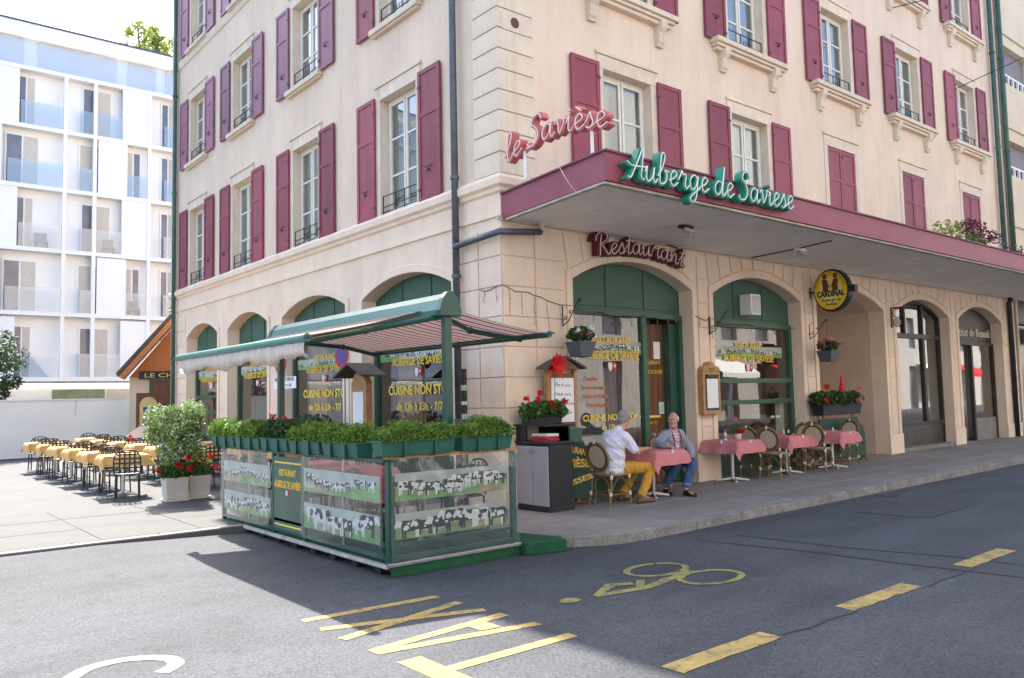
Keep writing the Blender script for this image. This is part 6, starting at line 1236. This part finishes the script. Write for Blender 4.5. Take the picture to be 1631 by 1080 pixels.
# balcony furniture
for x, z, l, c in ((1.5, FZ[1]+.06, 'grey armchair on a lower balcony of the white block', (.2, .18, .17)), (-1.9, FZ[2]+.06, 'blue chair on a left balcony of the white block', (.08, .2, .3)), (.5, FZ[2]+.06, 'small table on the third balcony of the white block', (.3, .26, .24))):
    f = empty('balcony_chair', (-5.45+(x+6)*1.337, 37.95+.18*1.337, -.556+z*1.337), label=l, cat='chair' if 'chair' in l else 'table'); MB().box(-.3, .3, -.2, .2, .3, .4).build('seat', M('bc'+str(c), c, .9), f, bevel=.02); MB().box(-.3, .3, .2, .26, .4, .85).build('backrest', MATS['bc'+str(c)], f, bevel=.02); MB().box(-.28, -.24, -.2, .2, 0, .3).build('leg', IRON, f); MB().box(.24, .28, -.2, .2, 0, .3).build('leg', IRON, f)
# white site hoarding
hd = empty('white_hoarding', (-8, 21, 0), label='white panelled hoarding closing off the square', cat='fence'); hm = MB().box(0, 2.38, 0, .05, .03, 1.88).mesh('panel', M('hoarding_white', (.84, .80, .74), .8, .04, .7)); 
for k in range(14): o = link('panel', hm, hd, bevel=.006); o.location = (-20+2.4*k, rnd.uniform(-.004, .004), 0)
MB().box(-20, 13.6, -.03, .08, 1.88, 1.92).build('capping', WHITE, hd); MB().box(-20, 13.6, -.04, .1, 0, .03).build('base_rail', PIPE, hd)
# wooden chalet kiosk
kx, ky = 1.30, 17.75; kk = empty('chalet_kiosk', (kx, ky, 0), R(-17), label='wooden chalet kiosk with orange gable roof behind the inn', cat='kiosk')
MB().box(-2.0, 2.0, .0, 2.6, 0, 2.55).build('cabin', M('cream_boards', (.62, .55, .42), .8, .08), kk)
for s in (-1, 1): MB().add([(0, -.8, 5.50), (s*2.35, -.8, 2.66), (s*2.35, 2.9, 2.66), (0, 2.9, 5.50), (0, -.8, 5.36), (s*2.30, -.8, 2.56), (s*2.30, 2.9, 2.56), (0, 2.9, 5.36)], [(0, 1, 2, 3), (4, 7, 6, 5), (0, 4, 5, 1), (1, 5, 6, 2), (2, 6, 7, 3), (3, 7, 4, 0)]).build('roof_slope', SHINGLE, kk); MB().add([(0, -.79, 5.34), (s*2.28, -.79, 2.55), (s*2.28, 0, 2.55), (0, 0, 5.34), (0, -.79, 5.12), (s*2.12, -.79, 2.50), (s*2.12, 0, 2.5), (0, 0, 5.12)], [(0, 1, 2, 3), (4, 7, 6, 5), (0, 4, 5, 1), (1, 5, 6, 2), (2, 6, 7, 3), (3, 7, 4, 0)]).build('barge_board', WOODO, kk)
MB().prism([(-2.0, 2.55), (2.0, 2.55), (0, 5.1)], -.05, .1).build('gable', WOODO, kk); MB().box(-1.72, 1.7, -.09, -.06, 2.48, 2.74).build('sign_board', BLACK, kk); text('sign_lettering', 'LE CHALET SAVIÈSAN', .2, YELLOW, (0, -.1, 2.54), (1, 0, 0), (0, 0, 1), kk, width=3.1)
MB().box(-1.42, -1.36, -.04, 0, 0, 2.5).build('frame_post', GREEN, kk); MB().box(-1.36, -.6, -.03, 0, 0, 2.45).build('door', WOOD, kk)
mb_ = empty('arched_menu_board', (-.55, 16.45, 0), label='brown board with arched yellow menu panel beside the kiosk', cat='menu board'); MB().box(-.34, .34, -.02, .03, .4, 2.02).build('board', WOOD, mb_); MB().prism([(-.25, .6), (.25, .6), (.25, 1.65)]+[(.25*math.cos(R(18*k)), 1.65+.25*math.sin(R(18*k))) for k in range(1, 10)]+[(-.25, 1.65)], -.03, -.02).build('panel', M('pale_yellow_panel', (.62, .5, .25), .7), mb_); MB().box(-.15, .15, -.035, -.03, 1.45, 1.6).build('print', MATS['sign_blue'], mb_); MB().box(-.15, .15, -.035, -.03, 1.0, 1.35).build('print', M('brown_print', (.25, .12, .08), .8, .6, 20), mb_)
for x in (-.3, .3): MB().box(x-.025, x+.025, -.02, .03, 0, .4).build('leg', WOOD, mb_)
wc = empty('folded_sunshade', (-1.7, 13.2, 0), label='white slanting cloth with a red patch among the terrace chairs', cat='cloth'); MB().add([(-.35, 0, .62), (.30, .1, .75), (.36, .15, 1.12), (.05, .05, 1.1), (-.30, -.02, .86)], [(0, 1, 2, 3, 4)]).build('cloth', WHITE, wc); MB().add([(-.25, -.03, .72), (-.02, -.02, .74), (-.2, -.03, .92)], [(0, 1, 2)]).build('patch', RED, wc); MB().tube([(0, .1, 0), (0, .1, .9)], .02, 6).build('stand', CHROME, wc)
# trees
def tree(name, x, y, h, crown, label, leaf, n, size, seed, hollow=.35):
    t = empty(name, (x, y, 0), label=label, cat='tree'); rg = random.Random(seed); c, r_ = crown; g = MB(); g.tube([(0, 0, 0), (.05, .02, h*.4), (0, 0, h*.75), (.1, 0, h*.92)], [h*.022, h*.017, h*.010, h*.003], 8); lumps = []
    for k in range(34):
        p = inell(c, r_, rg, .3); lumps.append((p, rg.uniform(.22, .42)*min(r_))); z0 = rg.uniform(.35, .75)*h
        if k < 14: g.tube([(0, 0, z0), tuple((Vector((0, 0, z0))+Vector(p))/2+Vector((0, 0, .1))), p], [h*.008, h*.005, h*.002], 5)
    g.build('trunk', BARK, t); g = MB()
    def smp(): p, q = rg.choice(lumps); return inell(p, (q, q, q*.8), rg, .2)
    leaves(g, n, smp, size, rg); g.build('crown', leaf, t, recalc=False)
tree('street_tree', -4.75, 22.6, 5.2, ((0, 0, 3.4), (1.7, 1.4, 2.0)), 'dark green tree at the left edge behind the hoarding', TREEL, 9500, .12, 61); tree('tall_tree', 10.2, 56, 31.6, ((0, 0, 29.9), (2.0, 2.0, 1.6)), 'tall tree crown rising behind the white block', LIMEL, 1900, .33, 62); tree('slender_tree', 1.65, 20.3, 7.0, ((0, 0, 5.4), (.38, .4, 1.6)), 'slender yellow-green tree between the kiosk and the white block', LIMEL, 900, .13, 63)
# neighbouring building up the street
nb = empty('neighbour_building', (20.42, 0, 0), label='cream neighbouring building with grey roller blinds at the right edge', cat='building'); NC = M('cream_render', (.66, .56, .42), .9, .06, 1)
def nbx(name, mat, *b, parent=None, bevel=0): g = MB(off((20.42, 0, 0))); [g.box(*q) for q in b]; return g.build(name, mat, parent or nb, bevel=bevel)
nbx('wall', NC, (20.46, 46, .0, .3, 4.4, 6.6), (20.46, 20.75, 0, .3, 6.6, 16), (23.2, 24.2, 0, .3, 6.6, 16), (26.6, 46, 0, .3, 6.6, 16), *[(a, b, 0, .3, z0, z1) for a, b in ((20.75, 23.2), (24.2, 26.6)) for z0, z1 in ((6.6, 8.35), (9.5, 11.4), (12.65, 16))])
for z in (6.8, 10.0, 13.1): nbx('string_course', NC, (20.46, 46, -.06, 0, z-.12, z), bevel=.02)
for a, b in ((20.75, 23.2), (24.2, 26.6)):
    for z0, z1 in ((8.35, 9.5), (11.4, 12.65)):
        w_ = nbx('window', WHITE, (a, b, .10, .16, z0, z0+.08), (a, b, .10, .16, z0+.34, z0+.4), *[(a+(b-a)*k/6-.04, a+(b-a)*k/6+.04, .10, .16, z0+.08, z0+.34) for k in range(7)]); nbx('roller_blind', M('grey_roller', (.22, .2, .22), .7, .06, 1, stretch=(1, 1, 20)), (a, b, .2, .24, z0+.3, z1), parent=w_); nbx('pane', DKW, (a, b, .28, .29, z0, z1), parent=w_)
nbx('shop_front', BRN, (20.5, 46, .05, .3, 3.6, 4.4)); nbx('shop_glazing', M('shop_dark_glass', (.12, .11, .10), .15, .6, 1, spec=.8), (20.6, 46, .2, .22, .3, 3.6)); nbx('pier', NC, (20.46, 20.62, -.03, .3, 0, 4.4)); nbx('shop_base', BST, (20.6, 46, .1, .3, 0, .4)); nbx('body', NC, (20.46, 46, .32, 12, 0, 16))
sgp = nbx('shop_sign', M('shop_sign_red', (.30, .01, .03), .5, .06), (20.7, 24.5, -.5, -.42, 3.05, 3.62)); text('shop_lettering', 'PRESSING', .26, COWW, (.3, -.505, 3.34), (1, 0, 0), (0, 0, 1), sgp, align='LEFT', shear=.25, bold=.006); text('shop_lettering', 'PRESTIGE', .2, COWW, (.7, -.505, 3.11), (1, 0, 0), (0, 0, 1), sgp, align='LEFT', shear=.25, bold=.006)
# building across the street (its sunlit front is what the shop glass reflects)
ob = empty('opposite_building', (5, -17.5, 0), label='pale stone building across the street, seen only in shop-window reflections', cat='building'); OW = M('opposite_stone', (.43, .41, .375), .9, .06, .8); T_ = off((5, -17.5, 0)); g = MB(T_); xs = [-26+3.2*k for k in range(32)]
for k in range(len(xs)-1):
    a, b = xs[k], xs[k+1]; g.box(a, a+1.9, -18, -17.5, 0, 17)
    for z0, z1 in ((3.3, 4.6), (6.9, 8.1), (10.4, 11.6), (13.9, 17)): g.box(a+1.9, b, -18, -17.5, z0, z1)
g.build('wall', OW, ob)
for k in range(len(xs)-1):
    a, b = xs[k]+1.9, xs[k+1]
    for z0, z1 in ((0, 3.3), (4.6, 6.9), (8.1, 10.4), (11.6, 13.9)): MB(T_).box(a, b, -17.85, -17.8, z0, z1).build('window', DKW, ob)
for x, m_ in ((4, RED), (12, WHITE), (-4, WHITE), (28, WHITE), (34, RED), (44, RED), (54, WHITE), (60, RED)): MB(T_).add([(x, -17.45, 3.5), (x+3.4, -17.45, 3.5), (x+3.4, -15.9, 2.7), (x, -15.9, 2.7), (x, -15.9, 2.45), (x+3.4, -15.9, 2.45)], [(0, 1, 2, 3), (3, 2, 5, 4)]).build('shop_awning', m_, ob)
tag(MB().box(-30, 90, -30, -14.6, -.13, .0).build('far_pavement', M('light_concrete', (.28, .27, .25), .85, .1)), kind='structure')
